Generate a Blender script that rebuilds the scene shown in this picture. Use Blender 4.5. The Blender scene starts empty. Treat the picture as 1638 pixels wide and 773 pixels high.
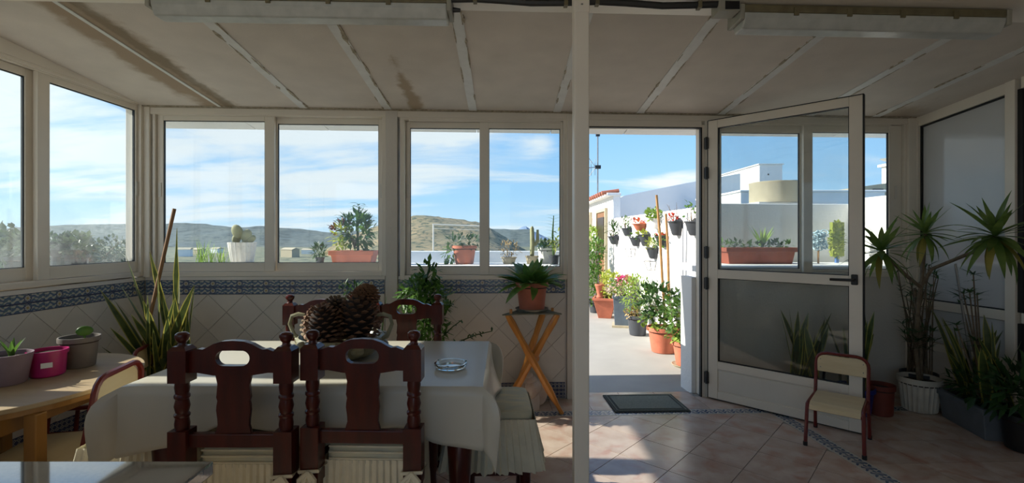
import bpy, bmesh, math, random
from mathutils import Vector, Matrix, Euler

PI = math.pi
RNG = random.Random(7)
SC = bpy.context.scene
COL = SC.collection

# ------------------------------------------------------------------ camera
FPX, CX, CY, HC = 760.0, 805.0, 380.0, 1.30
cam_data = bpy.data.cameras.new('camera')
cam = bpy.data.objects.new('camera', cam_data)
COL.objects.link(cam)
cam.location = (0, 0, HC)
cam.rotation_euler = (PI / 2, 0, 0)
cam_data.sensor_fit = 'HORIZONTAL'
cam_data.sensor_width = 36.0
cam_data.lens = 36.0 * FPX / 1638.0
cam_data.shift_x = (819.0 - CX) / 1638.0
cam_data.shift_y = -(386.5 - CY) / 1638.0
cam_data.clip_start = 0.05
cam_data.clip_end = 20000
SC.camera = cam

# ------------------------------------------------------------------ exposure
SC.view_settings.view_transform = 'Standard'
SC.view_settings.look = 'None'
SC.view_settings.gamma = 1.0
SC.view_settings.use_curve_mapping = False
SC.view_settings.exposure = 0.68
SKY_STRENGTH = 1.0
SUN_STRENGTH = 6.2

# ------------------------------------------------------------------ sky
def build_world():
    w = bpy.data.worlds.new('sky'); SC.world = w
    w.use_nodes = True
    nt = w.node_tree; nt.nodes.clear()
    N = lambda t: nt.nodes.new(t)
    L = nt.links.new
    tc = N('ShaderNodeTexCoord')
    sep = N('ShaderNodeSeparateXYZ'); L(tc.outputs['Generated'], sep.inputs[0])
    ramp = N('ShaderNodeValToRGB')
    mr = N('ShaderNodeMapRange'); mr.inputs['From Min'].default_value = -0.02; mr.inputs['From Max'].default_value = 0.55
    L(sep.outputs['Z'], mr.inputs['Value']); L(mr.outputs[0], ramp.inputs[0])
    e = ramp.color_ramp.elements
    e[0].position = 0.0; e[0].color = (0.50, 0.62, 0.70, 1)
    e[1].position = 1.0; e[1].color = (0.12, 0.28, 0.60, 1)
    a = e.new(0.18); a.color = (0.30, 0.51, 0.72, 1)
    a = e.new(0.50); a.color = (0.17, 0.39, 0.70, 1)
    # clouds: noise on the cloud plane, streaked along x
    addz = N('ShaderNodeMath'); addz.operation = 'ADD'; addz.inputs[1].default_value = 0.16; L(sep.outputs['Z'], addz.inputs[0])
    mx = N('ShaderNodeMath'); mx.operation = 'MAXIMUM'; mx.inputs[1].default_value = 0.05; L(addz.outputs[0], mx.inputs[0])
    dx = N('ShaderNodeMath'); dx.operation = 'DIVIDE'; L(sep.outputs['X'], dx.inputs[0]); L(mx.outputs[0], dx.inputs[1])
    dy = N('ShaderNodeMath'); dy.operation = 'DIVIDE'; L(sep.outputs['Y'], dy.inputs[0]); L(mx.outputs[0], dy.inputs[1])
    cb = N('ShaderNodeCombineXYZ'); L(dx.outputs[0], cb.inputs[0]); L(dy.outputs[0], cb.inputs[1])
    mp = N('ShaderNodeMapping'); mp.inputs['Scale'].default_value = (0.5, 1.25, 1.0); mp.inputs['Location'].default_value = (3.1, 1.7, 0)
    L(cb.outputs[0], mp.inputs['Vector'])
    n1 = N('ShaderNodeTexNoise'); n1.inputs['Scale'].default_value = 1.25; n1.inputs['Detail'].default_value = 9; n1.inputs['Roughness'].default_value = 0.56
    n1.inputs['Distortion'].default_value = 0.4
    L(mp.outputs[0], n1.inputs['Vector'])
    # more veil toward the sun's side
    sx = N('ShaderNodeMath'); sx.operation = 'MULTIPLY'; sx.inputs[1].default_value = -0.11; L(sep.outputs['X'], sx.inputs[0])
    ad = N('ShaderNodeMath'); ad.operation = 'ADD'; L(n1.outputs['Fac'], ad.inputs[0]); L(sx.outputs[0], ad.inputs[1])
    def M(op, p, q=None):
        n = N('ShaderNodeMath'); n.operation = op
        for i, v in enumerate((p, q)):
            if v is None: continue
            if isinstance(v, (int, float)): n.inputs[i].default_value = v
            else: L(v, n.inputs[i])
        return n.outputs[0]
    az = M('ARCTAN2', sep.outputs['X'], sep.outputs['Y']); el = sep.outputs['Z']
    n2 = N('ShaderNodeTexNoise'); n2.inputs['Scale'].default_value = 9.0; n2.inputs['Detail'].default_value = 8; n2.inputs['Roughness'].default_value = 0.6
    mp2 = N('ShaderNodeMapping'); mp2.inputs['Scale'].default_value = (0.6, 0.6, 1.8); L(tc.outputs['Generated'], mp2.inputs['Vector']); L(mp2.outputs[0], n2.inputs['Vector'])
    tot = ad.outputs[0]
    # single cloud banks: azimuth, elevation, half sizes, weight
    for a0, e0, wa, we, k in ((-0.42, 0.16, 0.26, 0.16, 0.16), (-0.13, 0.215, 0.15, 0.028, 0.30), (0.07, 0.19, 0.05, 0.022, 0.22), (0.34, 0.112, 0.10, 0.018, 0.28), (0.62, 0.12, 0.16, 0.03, 0.12), (-0.88, 0.2, 0.2, 0.10, 0.10)):
        u = M('DIVIDE', M('SUBTRACT', az, a0), wa); v = M('DIVIDE', M('SUBTRACT', el, e0), we)
        g = M('EXPONENT', M('MULTIPLY', M('ADD', M('MULTIPLY', u, u), M('MULTIPLY', v, v)), -1.0))
        tot = M('ADD', tot, M('MULTIPLY', g, M('MULTIPLY', n2.outputs['Fac'], 2.0 * k)))
    cm = N('ShaderNodeMapRange'); cm.interpolation_type = 'SMOOTHSTEP'
    cm.inputs['From Min'].default_value = 0.50; cm.inputs['From Max'].default_value = 0.74
    cm.inputs['To Min'].default_value = 0.0; cm.inputs['To Max'].default_value = 0.95
    L(tot, cm.inputs['Value'])
    mix = N('ShaderNodeMixRGB'); mix.inputs['Color2'].default_value = (0.62, 0.66, 0.69, 1)
    L(cm.outputs[0], mix.inputs['Fac']); L(ramp.outputs[0], mix.inputs['Color1'])
    bg = N('ShaderNodeBackground'); bg.inputs['Strength'].default_value = SKY_STRENGTH
    L(mix.outputs[0], bg.inputs['Color'])
    out = N('ShaderNodeOutputWorld'); L(bg.outputs[0], out.inputs[0])
build_world()

# ------------------------------------------------------------------ sun
sun_data = bpy.data.lights.new('sun', 'SUN')
sun_data.energy = SUN_STRENGTH
sun_data.angle = math.radians(0.6)
sun_data.color = (1.0, 0.93, 0.82)
sun = bpy.data.objects.new('sun', sun_data); COL.objects.link(sun)
SUN_DIR = Vector((1.0, -0.055, -0.61)).normalized()
sun.rotation_euler = SUN_DIR.to_track_quat('-Z', 'Y').to_euler()
sun.location = (-12, 3, 9)

# ------------------------------------------------------------------ pixel -> place
def ray(px, py):
    return Vector(((px - CX) / FPX, 1.0, -(py - CY) / FPX))
def at(px, py, Y):
    r = ray(px, py); return Vector((r.x * Y, Y, HC + r.z * Y))
def on_z(px, py, z=0.0):
    r = ray(px, py); k = (z - HC) / r.z; return Vector((r.x * k, k, z))

# ------------------------------------------------------------------ materials
def srgb(r, g, b):
    def f(c):
        c /= 255.0
        return c / 12.92 if c <= 0.04045 else ((c + 0.055) / 1.055) ** 2.4
    return (f(r), f(g), f(b), 1)
MATS = {}
def mat(name, col=None, rough=0.6, metal=0.0, var=0.12, scale=12.0, bump=0.0, bscale=None, col2=None, spec=0.5, coat=0.0, detail=4, per_object=0.0, sss=0.0, sub=None, coords='Object', stretch=None):
    """A principled material whose colour drifts over a noise; cached by name."""
    if name in MATS: return MATS[name]
    m = bpy.data.materials.new(name); m.use_nodes = True
    nt = m.node_tree; b = nt.nodes['Principled BSDF']
    L = nt.links.new
    tc = nt.nodes.new('ShaderNodeTexCoord')
    vec = tc.outputs[coords]
    if stretch:
        mp = nt.nodes.new('ShaderNodeMapping'); mp.inputs['Scale'].default_value = stretch
        L(vec, mp.inputs['Vector']); vec = mp.outputs[0]
    n = nt.nodes.new('ShaderNodeTexNoise'); n.inputs['Scale'].default_value = scale; n.inputs['Detail'].default_value = detail
    L(vec, n.inputs['Vector'])
    r = nt.nodes.new('ShaderNodeValToRGB')
    c = col
    c2 = col2 or tuple(min(1, x * (1 + var)) for x in c[:3]) + (1,)
    c1 = c if col2 else tuple(x * (1 - var) for x in c[:3]) + (1,)
    r.color_ramp.elements[0].position = 0.32; r.color_ramp.elements[0].color = c1
    r.color_ramp.elements[1].position = 0.68; r.color_ramp.elements[1].color = c2
    L(n.outputs['Fac'], r.inputs[0])
    outc = r.outputs[0]
    if per_object:
        oi = nt.nodes.new('ShaderNodeObjectInfo')
        mr = nt.nodes.new('ShaderNodeMapRange'); mr.inputs['To Min'].default_value = 1 - per_object; mr.inputs['To Max'].default_value = 1 + per_object
        L(oi.outputs['Random'], mr.inputs['Value'])
        hs = nt.nodes.new('ShaderNodeHueSaturation'); L(mr.outputs[0], hs.inputs['Value']); L(outc, hs.inputs['Color']); outc = hs.outputs[0]
    L(outc, b.inputs['Base Color'])
    b.inputs['Roughness'].default_value = rough
    b.inputs['Metallic'].default_value = metal
    b.inputs['Specular IOR Level'].default_value = spec
    b.inputs['Coat Weight'].default_value = coat
    if sub:
        b.inputs['Transmission Weight'].default_value = 0.0
    if bump:
        nb = nt.nodes.new('ShaderNodeTexNoise'); nb.inputs['Scale'].default_value = bscale or scale * 4; nb.inputs['Detail'].default_value = 5
        L(vec, nb.inputs['Vector'])
        bp = nt.nodes.new('ShaderNodeBump'); bp.inputs['Strength'].default_value = bump; bp.inputs['Distance'].default_value = 0.01
        L(nb.outputs['Fac'], bp.inputs['Height']); L(bp.outputs[0], b.inputs['Normal'])
    MATS[name] = m
    return m

def leaf_mat(name, c1, c2, rough=0.45, scale=6.0, trans=0.35):
    """Leaf: glossy principled mixed with translucency so back light shows through."""
    if name in MATS: return MATS[name]
    m = mat(name, c1, rough, col2=c2, scale=scale, per_object=0.15)
    nt = m.node_tree; b = nt.nodes['Principled BSDF']; out = nt.nodes['Material Output']
    t = nt.nodes.new('ShaderNodeBsdfTranslucent')
    src = b.inputs['Base Color'].links[0].from_socket
    nt.links.new(src, t.inputs['Color'])
    mx = nt.nodes.new('ShaderNodeMixShader'); mx.inputs[0].default_value = trans
    nt.links.new(b.outputs[0], mx.inputs[1]); nt.links.new(t.outputs[0], mx.inputs[2])
    nt.links.new(mx.outputs[0], out.inputs[0])
    return m

def glass_mat(name, tint=(0.93, 0.96, 0.96, 1), dirt=0.03, dirt_col=(0.6, 0.62, 0.6, 1), dscale=3.0):
    if name in MATS: return MATS[name]
    m = bpy.data.materials.new(name); m.use_nodes = True
    nt = m.node_tree; nt.nodes.clear(); N = nt.nodes.new; L = nt.links.new
    tr = N('ShaderNodeBsdfTransparent'); tr.inputs[0].default_value = tint
    gl = N('ShaderNodeBsdfGlossy'); gl.inputs['Roughness'].default_value = 0.02
    lw = N('ShaderNodeLayerWeight'); lw.inputs['Blend'].default_value = 0.5
    pw = N('ShaderNodeMath'); pw.operation = 'POWER'; pw.inputs[1].default_value = 4.0; L(lw.outputs['Facing'], pw.inputs[0])
    fr = N('ShaderNodeMath'); fr.operation = 'MULTIPLY_ADD'; fr.inputs[1].default_value = 0.85; fr.inputs[2].default_value = 0.03; L(pw.outputs[0], fr.inputs[0])
    mx = N('ShaderNodeMixShader'); L(fr.outputs[0], mx.inputs[0]); L(tr.outputs[0], mx.inputs[1]); L(gl.outputs[0], mx.inputs[2])
    df = N('ShaderNodeBsdfTranslucent'); df.inputs[0].default_value = dirt_col
    tc = N('ShaderNodeTexCoord'); n = N('ShaderNodeTexNoise'); n.inputs['Scale'].default_value = dscale; n.inputs['Detail'].default_value = 6
    L(tc.outputs['Object'], n.inputs['Vector'])
    mr = N('ShaderNodeMapRange'); mr.inputs['From Min'].default_value = 0.3; mr.inputs['From Max'].default_value = 0.7
    mr.inputs['To Min'].default_value = dirt * 0.5; mr.inputs['To Max'].default_value = dirt * 1.5
    L(n.outputs['Fac'], mr.inputs['Value'])
    m2 = N('ShaderNodeMixShader'); L(mr.outputs[0], m2.inputs[0]); L(mx.outputs[0], m2.inputs[1]); L(df.outputs[0], m2.inputs[2])
    out = N('ShaderNodeOutputMaterial'); L(m2.outputs[0], out.inputs[0])
    MATS[name] = m
    return m

ALU = mat('white_lacquered_aluminium', srgb(224, 214, 198), 0.38, var=0.04, scale=3)
ALU2 = mat('white_pvc', srgb(214, 207, 194), 0.45, var=0.04, scale=3)
RUBBER = mat('black_rubber', srgb(22, 22, 22), 0.6)
BLACK = mat('black_plastic', srgb(18, 18, 19), 0.4)
PLASTER = mat('white_plaster', srgb(212, 204, 192), 0.8, var=0.05, scale=2.5, bump=0.25, bscale=60)
WHITEWASH = mat('whitewash', srgb(232, 231, 228), 0.85, var=0.03, scale=1.8, bump=0.3, bscale=40)
TILE_W = mat('white_glazed_tile', srgb(216, 208, 196), 0.28, var=0.05, scale=5, per_object=0.04)
GROUT = mat('tile_grout', srgb(138, 132, 124), 0.9, var=0.12)
TERRACOTTA = mat('terracotta', srgb(184, 106, 80), 0.75, var=0.14, scale=9, bump=0.15)
SOIL = mat('potting_soil', srgb(52, 38, 28), 0.95, var=0.4, scale=40, bump=0.8, bscale=90)
DARKPOT = mat('dark_grey_plastic', srgb(62, 66, 72), 0.5, var=0.08)
GLASS = glass_mat('window_glass', dirt=0.02)
GLASS_DIRTY = glass_mat('hazy_window_glass', tint=(0.94, 0.97, 0.97, 1), dirt=0.045, dirt_col=(0.62, 0.70, 0.72, 1), dscale=2.2)
GLASS_DOOR = glass_mat('door_glass', tint=(0.95, 0.97, 0.97, 1), dirt=0.06, dirt_col=(0.62, 0.60, 0.54, 1))
MAHOG = mat('mahogany_varnish', srgb(54, 12, 7), 0.3, col2=srgb(80, 24, 12), scale=5, coat=0.15, spec=0.35, stretch=(6, 6, 1))
STOOLW = mat('honey_pine', srgb(186, 118, 46), 0.38, col2=srgb(206, 140, 62), scale=6, stretch=(5, 5, 1), coat=0.2)
BIRCH = mat('pale_plywood', srgb(206, 186, 146), 0.45, col2=srgb(216, 198, 160), scale=4, stretch=(1, 7, 7))
REDTUBE = mat('red_enamel_tube', srgb(104, 25, 18), 0.35, var=0.1, coat=0.2)
STEEL = mat('brushed_steel', srgb(150, 150, 148), 0.35, metal=0.9)
GRASS_L = leaf_mat('light_green_leaf', srgb(126, 158, 62), srgb(160, 184, 84))
GREEN = leaf_mat('mid_green_leaf', srgb(70, 108, 44), srgb(102, 138, 60))
DKGREEN = leaf_mat('dark_green_leaf', srgb(44, 74, 34), srgb(66, 100, 46))
YGREEN = leaf_mat('yellow_green_leaf', srgb(150, 164, 60), srgb(182, 188, 84))
STRAW = mat('dry_straw', srgb(176, 150, 100), 0.8, var=0.2, scale=20)
BARK = mat('grey_brown_bark', srgb(112, 96, 76), 0.9, var=0.25, scale=25, bump=0.6, bscale=60)
CANE = mat('bamboo_cane', srgb(166, 124, 72), 0.6, var=0.18, scale=14)

# ------------------------------------------------------------------ mesh building
class MB:
    def __init__(s): s.v = []; s.f = []; s.mi = []; s.m = 0
    def add(s, vs, fs):
        o = len(s.v); s.v += [tuple(v) for v in vs]
        for f in fs: s.f.append([i + o for i in f]); s.mi.append(s.m)
        return s
    def box(s, x0, x1, y0, y1, z0, z1):
        return s.add([(x0,y0,z0),(x1,y0,z0),(x1,y1,z0),(x0,y1,z0),(x0,y0,z1),(x1,y0,z1),(x1,y1,z1),(x0,y1,z1)],
                     [(0,3,2,1),(4,5,6,7),(0,1,5,4),(1,2,6,5),(2,3,7,6),(3,0,4,7)])
    def hexa(s, p):   # eight corners, bottom ring then top ring
        return s.add(p, [(0,3,2,1),(4,5,6,7),(0,1,5,4),(1,2,6,5),(2,3,7,6),(3,0,4,7)])
    def prism(s, poly, a, b, axis='y'):
        """poly in the other two axes: 'y' -> (x,z), 'z' -> (x,y), 'x' -> (y,z)."""
        def P(u, v, w): return {'y': (u, w, v), 'z': (u, v, w), 'x': (w, u, v)}[axis]
        n = len(poly)
        vs = [P(u, v, a) for u, v in poly] + [P(u, v, b) for u, v in poly]
        fs = [list(range(n))[::-1], list(range(n, 2 * n))] + [(i, (i + 1) % n, (i + 1) % n + n, i + n) for i in range(n)]
        return s.add(vs, fs)
    def tube(s, pts, r, n=8, cap=True):
        pts = [Vector(p) for p in pts]
        if not hasattr(r, '__len__'): r = [r] * len(pts)
        vs, fs = [], []
        t0 = (pts[1] - pts[0]).normalized()
        up = Vector((0, 0, 1)) if abs(t0.z) < 0.9 else Vector((1, 0, 0))
        nx = t0.cross(up).normalized()
        for i, p in enumerate(pts):
            a = pts[max(i - 1, 0)]; b = pts[min(i + 1, len(pts) - 1)]
            t = (b - a).normalized()
            nx = (nx - t * nx.dot(t)).normalized(); ny = t.cross(nx)
            for k in range(n):
                q = 2 * PI * k / n
                vs.append(p + (nx * math.cos(q) + ny * math.sin(q)) * r[i])
        for i in range(len(pts) - 1):
            for k in range(n):
                fs.append((i*n+k, i*n+(k+1) % n, (i+1)*n+(k+1) % n, (i+1)*n+k))
        if cap:
            fs.append(list(range(n))[::-1]); fs.append([(len(pts)-1)*n + k for k in range(n)])
        return s.add(vs, fs)
    def lathe(s, prof, n=20, c=(0, 0, 0), sx=1, sy=1, close=False):
        vs, fs = [], []
        for r, z in prof:
            for k in range(n):
                q = 2 * PI * k / n
                vs.append((c[0] + r * sx * math.cos(q), c[1] + r * sy * math.sin(q), c[2] + z))
        m = len(prof)
        for i in range(m - 1):
            for k in range(n):
                fs.append((i*n+k, i*n+(k+1) % n, (i+1)*n+(k+1) % n, (i+1)*n+k))
        fs.append(list(range(n))[::-1]); fs.append([(m-1)*n+k for k in range(n)])
        return s.add(vs, fs)
    def ball(s, c, r, n=10, m=7, sc=(1, 1, 1)):
        vs, fs = [], []
        for i in range(1, m):
            p = PI * i / m
            for k in range(n):
                q = 2 * PI * k / n
                vs.append((c[0]+r*sc[0]*math.sin(p)*math.cos(q), c[1]+r*sc[1]*math.sin(p)*math.sin(q), c[2]+r*sc[2]*math.cos(p)))
        vs.append((c[0], c[1], c[2] + r*sc[2])); vs.append((c[0], c[1], c[2] - r*sc[2]))
        for i in range(m - 2):
            for k in range(n): fs.append((i*n+k, (i+1)*n+k, (i+1)*n+(k+1) % n, i*n+(k+1) % n))
        T, B = len(vs) - 2, len(vs) - 1
        for k in range(n):
            fs.append((T, k, (k+1) % n)); fs.append((B, (m-2)*n+(k+1) % n, (m-2)*n+k))
        return s.add(vs, fs)
    def leaf(s, base, d, length, width, droop=0.3, up=Vector((0, 0, 1)), seg=4, prof=None, fold=0.15, edge=False, droop_dir=Vector((0, 0, -1)), twist=0.0):
        """A bent leaf blade from base along d; cross-section is a shallow V; edge=True gives border strips material 1."""
        base = Vector(base); d = Vector(d).normalized()
        side = d.cross(up)
        if side.length < 1e-3: side = d.cross(Vector((1, 0, 0)))
        side.normalize()
        if twist:
            side = Matrix.Rotation(twist, 3, d) @ side
        prof = prof or [0.35, 0.9, 1.0, 0.7, 0.03]
        seg = len(prof) - 1
        p = base.copy(); t = d.copy()
        cols = 5 if edge else 3
        vs = []
        for i in range(seg + 1):
            w = width * prof[i] * 0.5
            nn = side.cross(t).normalized()
            if edge:
                for q, dz in ((-1, fold), (-0.72, fold*0.6), (0, 0), (0.72, fold*0.6), (1, fold)):
                    vs.append(p + side * (w * q) + nn * (w * dz))
            else:
                vs += [p - side * w + nn * (w * fold), p.copy(), p + side * w + nn * (w * fold)]
            t = (t + droop_dir * (droop / seg)).normalized()
            p = p + t * (length / seg)
        o = len(s.v); s.v += [tuple(v) for v in vs]
        for i in range(seg):
            for k in range(cols - 1):
                s.f.append([o + i*cols+k, o + i*cols+k+1, o + (i+1)*cols+k+1, o + (i+1)*cols+k])
                s.mi.append(1 if edge and k in (0, 3) else s.m)
        return s
    def mesh(s, name, mats, smooth=False, recalc=True):
        me = bpy.data.meshes.new(name)
        me.from_pydata(s.v, [], s.f)
        for m in (mats if isinstance(mats, (list, tuple)) else [mats]): me.materials.append(m)
        me.polygons.foreach_set('material_index', s.mi)
        if recalc:
            bm = bmesh.new(); bm.from_mesh(me); bmesh.ops.recalc_face_normals(bm, faces=bm.faces); bm.to_mesh(me); bm.free()
        if smooth:
            me.polygons.foreach_set('use_smooth', [True] * len(me.polygons))
            try: me.set_sharp_from_angle(angle=math.radians(38))
            except Exception: pass
        me.update()
        return me
    def build(s, name, mats, parent=None, smooth=False, bevel=0.0, seg=2, recalc=True, kind=None):
        o = bpy.data.objects.new(name, s.mesh(name, mats, smooth, recalc))
        COL.objects.link(o)
        if parent is not None: o.parent = parent
        if bevel:
            b = o.modifiers.new('bevel', 'BEVEL'); b.width = bevel; b.segments = seg; b.limit_method = 'ANGLE'; b.angle_limit = math.radians(35)
        if kind: o['kind'] = kind
        return o

def inst(name, me, parent=None, loc=(0, 0, 0), rot=(0, 0, 0), scale=None):
    o = bpy.data.objects.new(name, me); COL.objects.link(o)
    if parent is not None: o.parent = parent
    o.location = loc; o.rotation_euler = rot
    if scale: o.scale = scale
    return o

def tag(o, label, cat, group=None):
    o['label'] = label; o['category'] = cat
    if group: o['group'] = group
    return o
def thing(name, label, cat, loc=(0, 0, 0), rz=0.0, group=None):
    o = bpy.data.objects.new(name, None); COL.objects.link(o)
    o.empty_display_size = 0.1
    o.location = loc; o.rotation_euler = (0, 0, rz)
    return tag(o, label, cat, group)
def setting(name, loc=(0, 0, 0), rz=0.0):
    o = bpy.data.objects.new(name, None); COL.objects.link(o)
    o.location = loc; o.rotation_euler = (0, 0, rz); o['kind'] = 'structure'
    return o
def struct(o): o['kind'] = 'structure'; return o
def dup(root, loc, rz, label, group=None):
    r = root.copy(); COL.objects.link(r); r.location = loc; r.rotation_euler = (0, 0, rz)
    r['label'] = label
    if group: r['group'] = group
    for ch in list(root.children):
        c = ch.copy(); COL.objects.link(c); c.parent = r
        for g in ch.children:
            d = g.copy(); COL.objects.link(d); d.parent = c
    return r

def clip_poly(poly, x0, x1, y0, y1):
    for ax, lim, sgn in ((0, x0, 1), (0, x1, -1), (1, y0, 1), (1, y1, -1)):
        out = []
        for i, p in enumerate(poly):
            q = poly[(i + 1) % len(poly)]
            a = (p[ax] - lim) * sgn; b = (q[ax] - lim) * sgn
            if a >= 0: out.append(p)
            if a * b < 0:
                t = a / (a - b); out.append((p[0] + (q[0]-p[0])*t, p[1] + (q[1]-p[1])*t))
        poly = out
        if len(poly) < 3: return []
    return poly
def poly_area(p): return 0.5 * abs(sum(p[i][0]*p[(i+1) % len(p)][1] - p[(i+1) % len(p)][0]*p[i][1] for i in range(len(p))))

# ------------------------------------------------------------------ wall frames: x along the wall, y outward, z up
class Wall:
    def __init__(s, origin, ang):
        s.o = Vector(origin); s.a = ang
        s.d = Vector((math.cos(ang), math.sin(ang), 0)); s.n = Vector((-math.sin(ang), math.cos(ang), 0))
    def loc(s, px, py, yl=0.0):
        r = ray(px, py); c = Vector((0, 0, HC))
        k = (s.n.dot(s.o - c) + yl) / s.n.dot(r)
        p = c + r * k
        return (p - s.o).dot(s.d), p.z
    def world(s, x, y, z): return s.o + s.d * x + s.n * y + Vector((0, 0, z))

D = 3.82
BACK = Wall((0, D, 0), math.atan(0.038))
cornerL = ray(232, 380); cornerR = ray(1465, 380)
def hit_back(px):
    x, z = BACK.loc(px, 380); return BACK.world(x, 0, 0)
PL = hit_back(232); PR = hit_back(1465)
LEFT = Wall(PL, PI / 2 - math.atan(0.046))
RIGHT = Wall(PR, -PI / 2 + math.atan(0.046))

def ceil_z(X, Y): return 2.305 - 0.005 * X + 0.105 * (D + 0.038 * X - Y)
# ================================================================== FLOOR
def floor_mat():
    m = mat('pink_stoneware_tile', srgb(176, 152, 136), 0.22, col2=srgb(196, 178, 164), scale=7, per_object=0.06, bump=0.03, detail=6, coords='Object')
    nt = m.node_tree; b = nt.nodes['Principled BSDF']
    src = b.inputs['Base Color'].links[0].from_socket
    g = nt.nodes.new('ShaderNodeNewGeometry')
    n = nt.nodes.new('ShaderNodeTexNoise'); n.inputs['Scale'].default_value = 6.0; n.inputs['Detail'].default_value = 5; n.inputs['Distortion'].default_value = 0.5
    nt.links.new(g.outputs['Position'], n.inputs['Vector'])
    mr = nt.nodes.new('ShaderNodeMapRange'); mr.inputs['From Min'].default_value = 0.52; mr.inputs['From Max'].default_value = 0.7; mr.inputs['To Max'].default_value = 0.7
    nt.links.new(n.outputs['Fac'], mr.inputs['Value'])
    mx = nt.nodes.new('ShaderNodeMixRGB'); mx.inputs['Color2'].default_value = srgb(166, 116, 98)
    nt.links.new(mr.outputs[0], mx.inputs['Fac']); nt.links.new(src, mx.inputs['Color1'])
    nt.links.new(mx.outputs[0], b.inputs['Base Color'])
    return m
FLOORTILE = floor_mat()

def pattern_mat(name, kind):
    """Glazed blue-on-white tile ornament: a flat print on the tile's own face."""
    m = bpy.data.materials.new(name); m.use_nodes = True
    nt = m.node_tree; b = nt.nodes['Principled BSDF']; N = nt.nodes.new; L = nt.links.new
    def M(op, a, bb=None, c=None):
        n = N('ShaderNodeMath'); n.operation = op
        for i, v in enumerate((a, bb, c)):
            if v is None: continue
            if isinstance(v, (int, float)): n.inputs[i].default_value = v
            else: L(v, n.inputs[i])
        return n.outputs[0]
    def mixc(f, c1, c2):
        n = N('ShaderNodeMixRGB')
        L(f, n.inputs[0])
        for i, c in ((1, c1), (2, c2)):
            if isinstance(c, tuple): n.inputs[i].default_value = c
            else: L(c, n.inputs[i])
        return n.outputs[0]
    tc = N('ShaderNodeTexCoord'); s = N('ShaderNodeSeparateXYZ'); L(tc.outputs['Generated'], s.inputs[0])
    u = s.outputs['X']; v = s.outputs['Y' if kind == 'scroll' else 'Z']
    white, blue, navy, yel, teal = srgb(176, 174, 164), srgb(88, 104, 136), srgb(70, 78, 108), srgb(164, 142, 96), srgb(100, 122, 132)
    if kind == 'flower':
        x = M('MULTIPLY', M('SUBTRACT', u, 0.5), 3.5); y = M('MULTIPLY', M('SUBTRACT', v, 0.5), 1.0)
        r = M('SQRT', M('ADD', M('MULTIPLY', x, x), M('MULTIPLY', y, y)))
        th = M('ARCTAN2', y, x)
        pet = M('ADD', r, M('MULTIPLY', M('SINE', M('MULTIPLY', th, 8)), 0.05))
        core = M('LESS_THAN', r, 0.13); ring = M('LESS_THAN', pet, 0.3); dark = M('LESS_THAN', pet, 0.42)
        # leaf scrolls either side of the flower
        w = M('SINE', M('ADD', M('MULTIPLY', u, 31), M('MULTIPLY', M('SINE', M('MULTIPLY', v, 9)), 2.2)))
        w2 = M('SINE', M('ADD', M('MULTIPLY', v, 13), M('MULTIPLY', M('SINE', M('MULTIPLY', u, 25)), 1.6)))
        lf = M('GREATER_THAN', M('ADD', w, w2), -0.1)
        c = mixc(lf, white, teal)
        c = mixc(M('GREATER_THAN', w2, 0.55), c, blue)
        c = mixc(dark, c, navy); c = mixc(ring, c, white); c = mixc(core, c, yel)
        edge = M('MAXIMUM', M('LESS_THAN', v, 0.08), M('GREATER_THAN', v, 0.93))
        c = mixc(edge, c, navy)
    elif kind == 'lattice':
        a = M('FRACT', M('MULTIPLY', u, 6)); bb = M('FRACT', M('MULTIPLY', v, 2))
        x = M('SUBTRACT', a, 0.5); y = M('SUBTRACT', bb, 0.5)
        dd = M('ADD', M('ABSOLUTE', x), M('ABSOLUTE', y))
        line = M('LESS_THAN', M('ABSOLUTE', M('SUBTRACT', dd, 0.42)), 0.09)
        dot = M('LESS_THAN', dd, 0.16)
        c = mixc(line, navy, white); c = mixc(dot, c, white)
        edge = M('MAXIMUM', M('LESS_THAN', v, 0.07), M('GREATER_THAN', v, 0.93))
        c = mixc(edge, c, navy)
    else:
        w = M('SINE', M('ADD', M('MULTIPLY', u, 19), M('MULTIPLY', M('SINE', M('MULTIPLY', v, 7)), 2.4)))
        w2 = M('SINE', M('ADD', M('MULTIPLY', v, 12), M('MULTIPLY', M('SINE', M('MULTIPLY', u, 19)), 2.2)))
        c = mixc(M('GREATER_THAN', M('MULTIPLY', w, w2), 0.08), srgb(172, 168, 160), srgb(66, 82, 108))
        edge = M('MAXIMUM', M('LESS_THAN', v, 0.12), M('GREATER_THAN', v, 0.88))
        c = mixc(edge, c, srgb(186, 180, 170))
    L(c, b.inputs['Base Color']); b.inputs['Roughness'].default_value = 0.25
    return m
FLOWER = pattern_mat('flower_frieze_glaze', 'flower')
LATTICE = pattern_mat('lattice_frieze_glaze', 'lattice')
SCROLL = pattern_mat('scroll_border_glaze', 'scroll')

struct(MB().box(-2.95, 3.6, -2.19, 1.15, -0.011, 0.0).build('floor_bounce', mat('pale_bounce_floor', srgb(206, 192, 176), .4, var=.06, scale=4)))  # unseen pale floor, added to bounce sunlight back into the room
floor = struct(MB().box(-4.6, 4.6, -2.2, 3.99, -0.12, -0.004).build('floor', GROUT))
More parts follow.
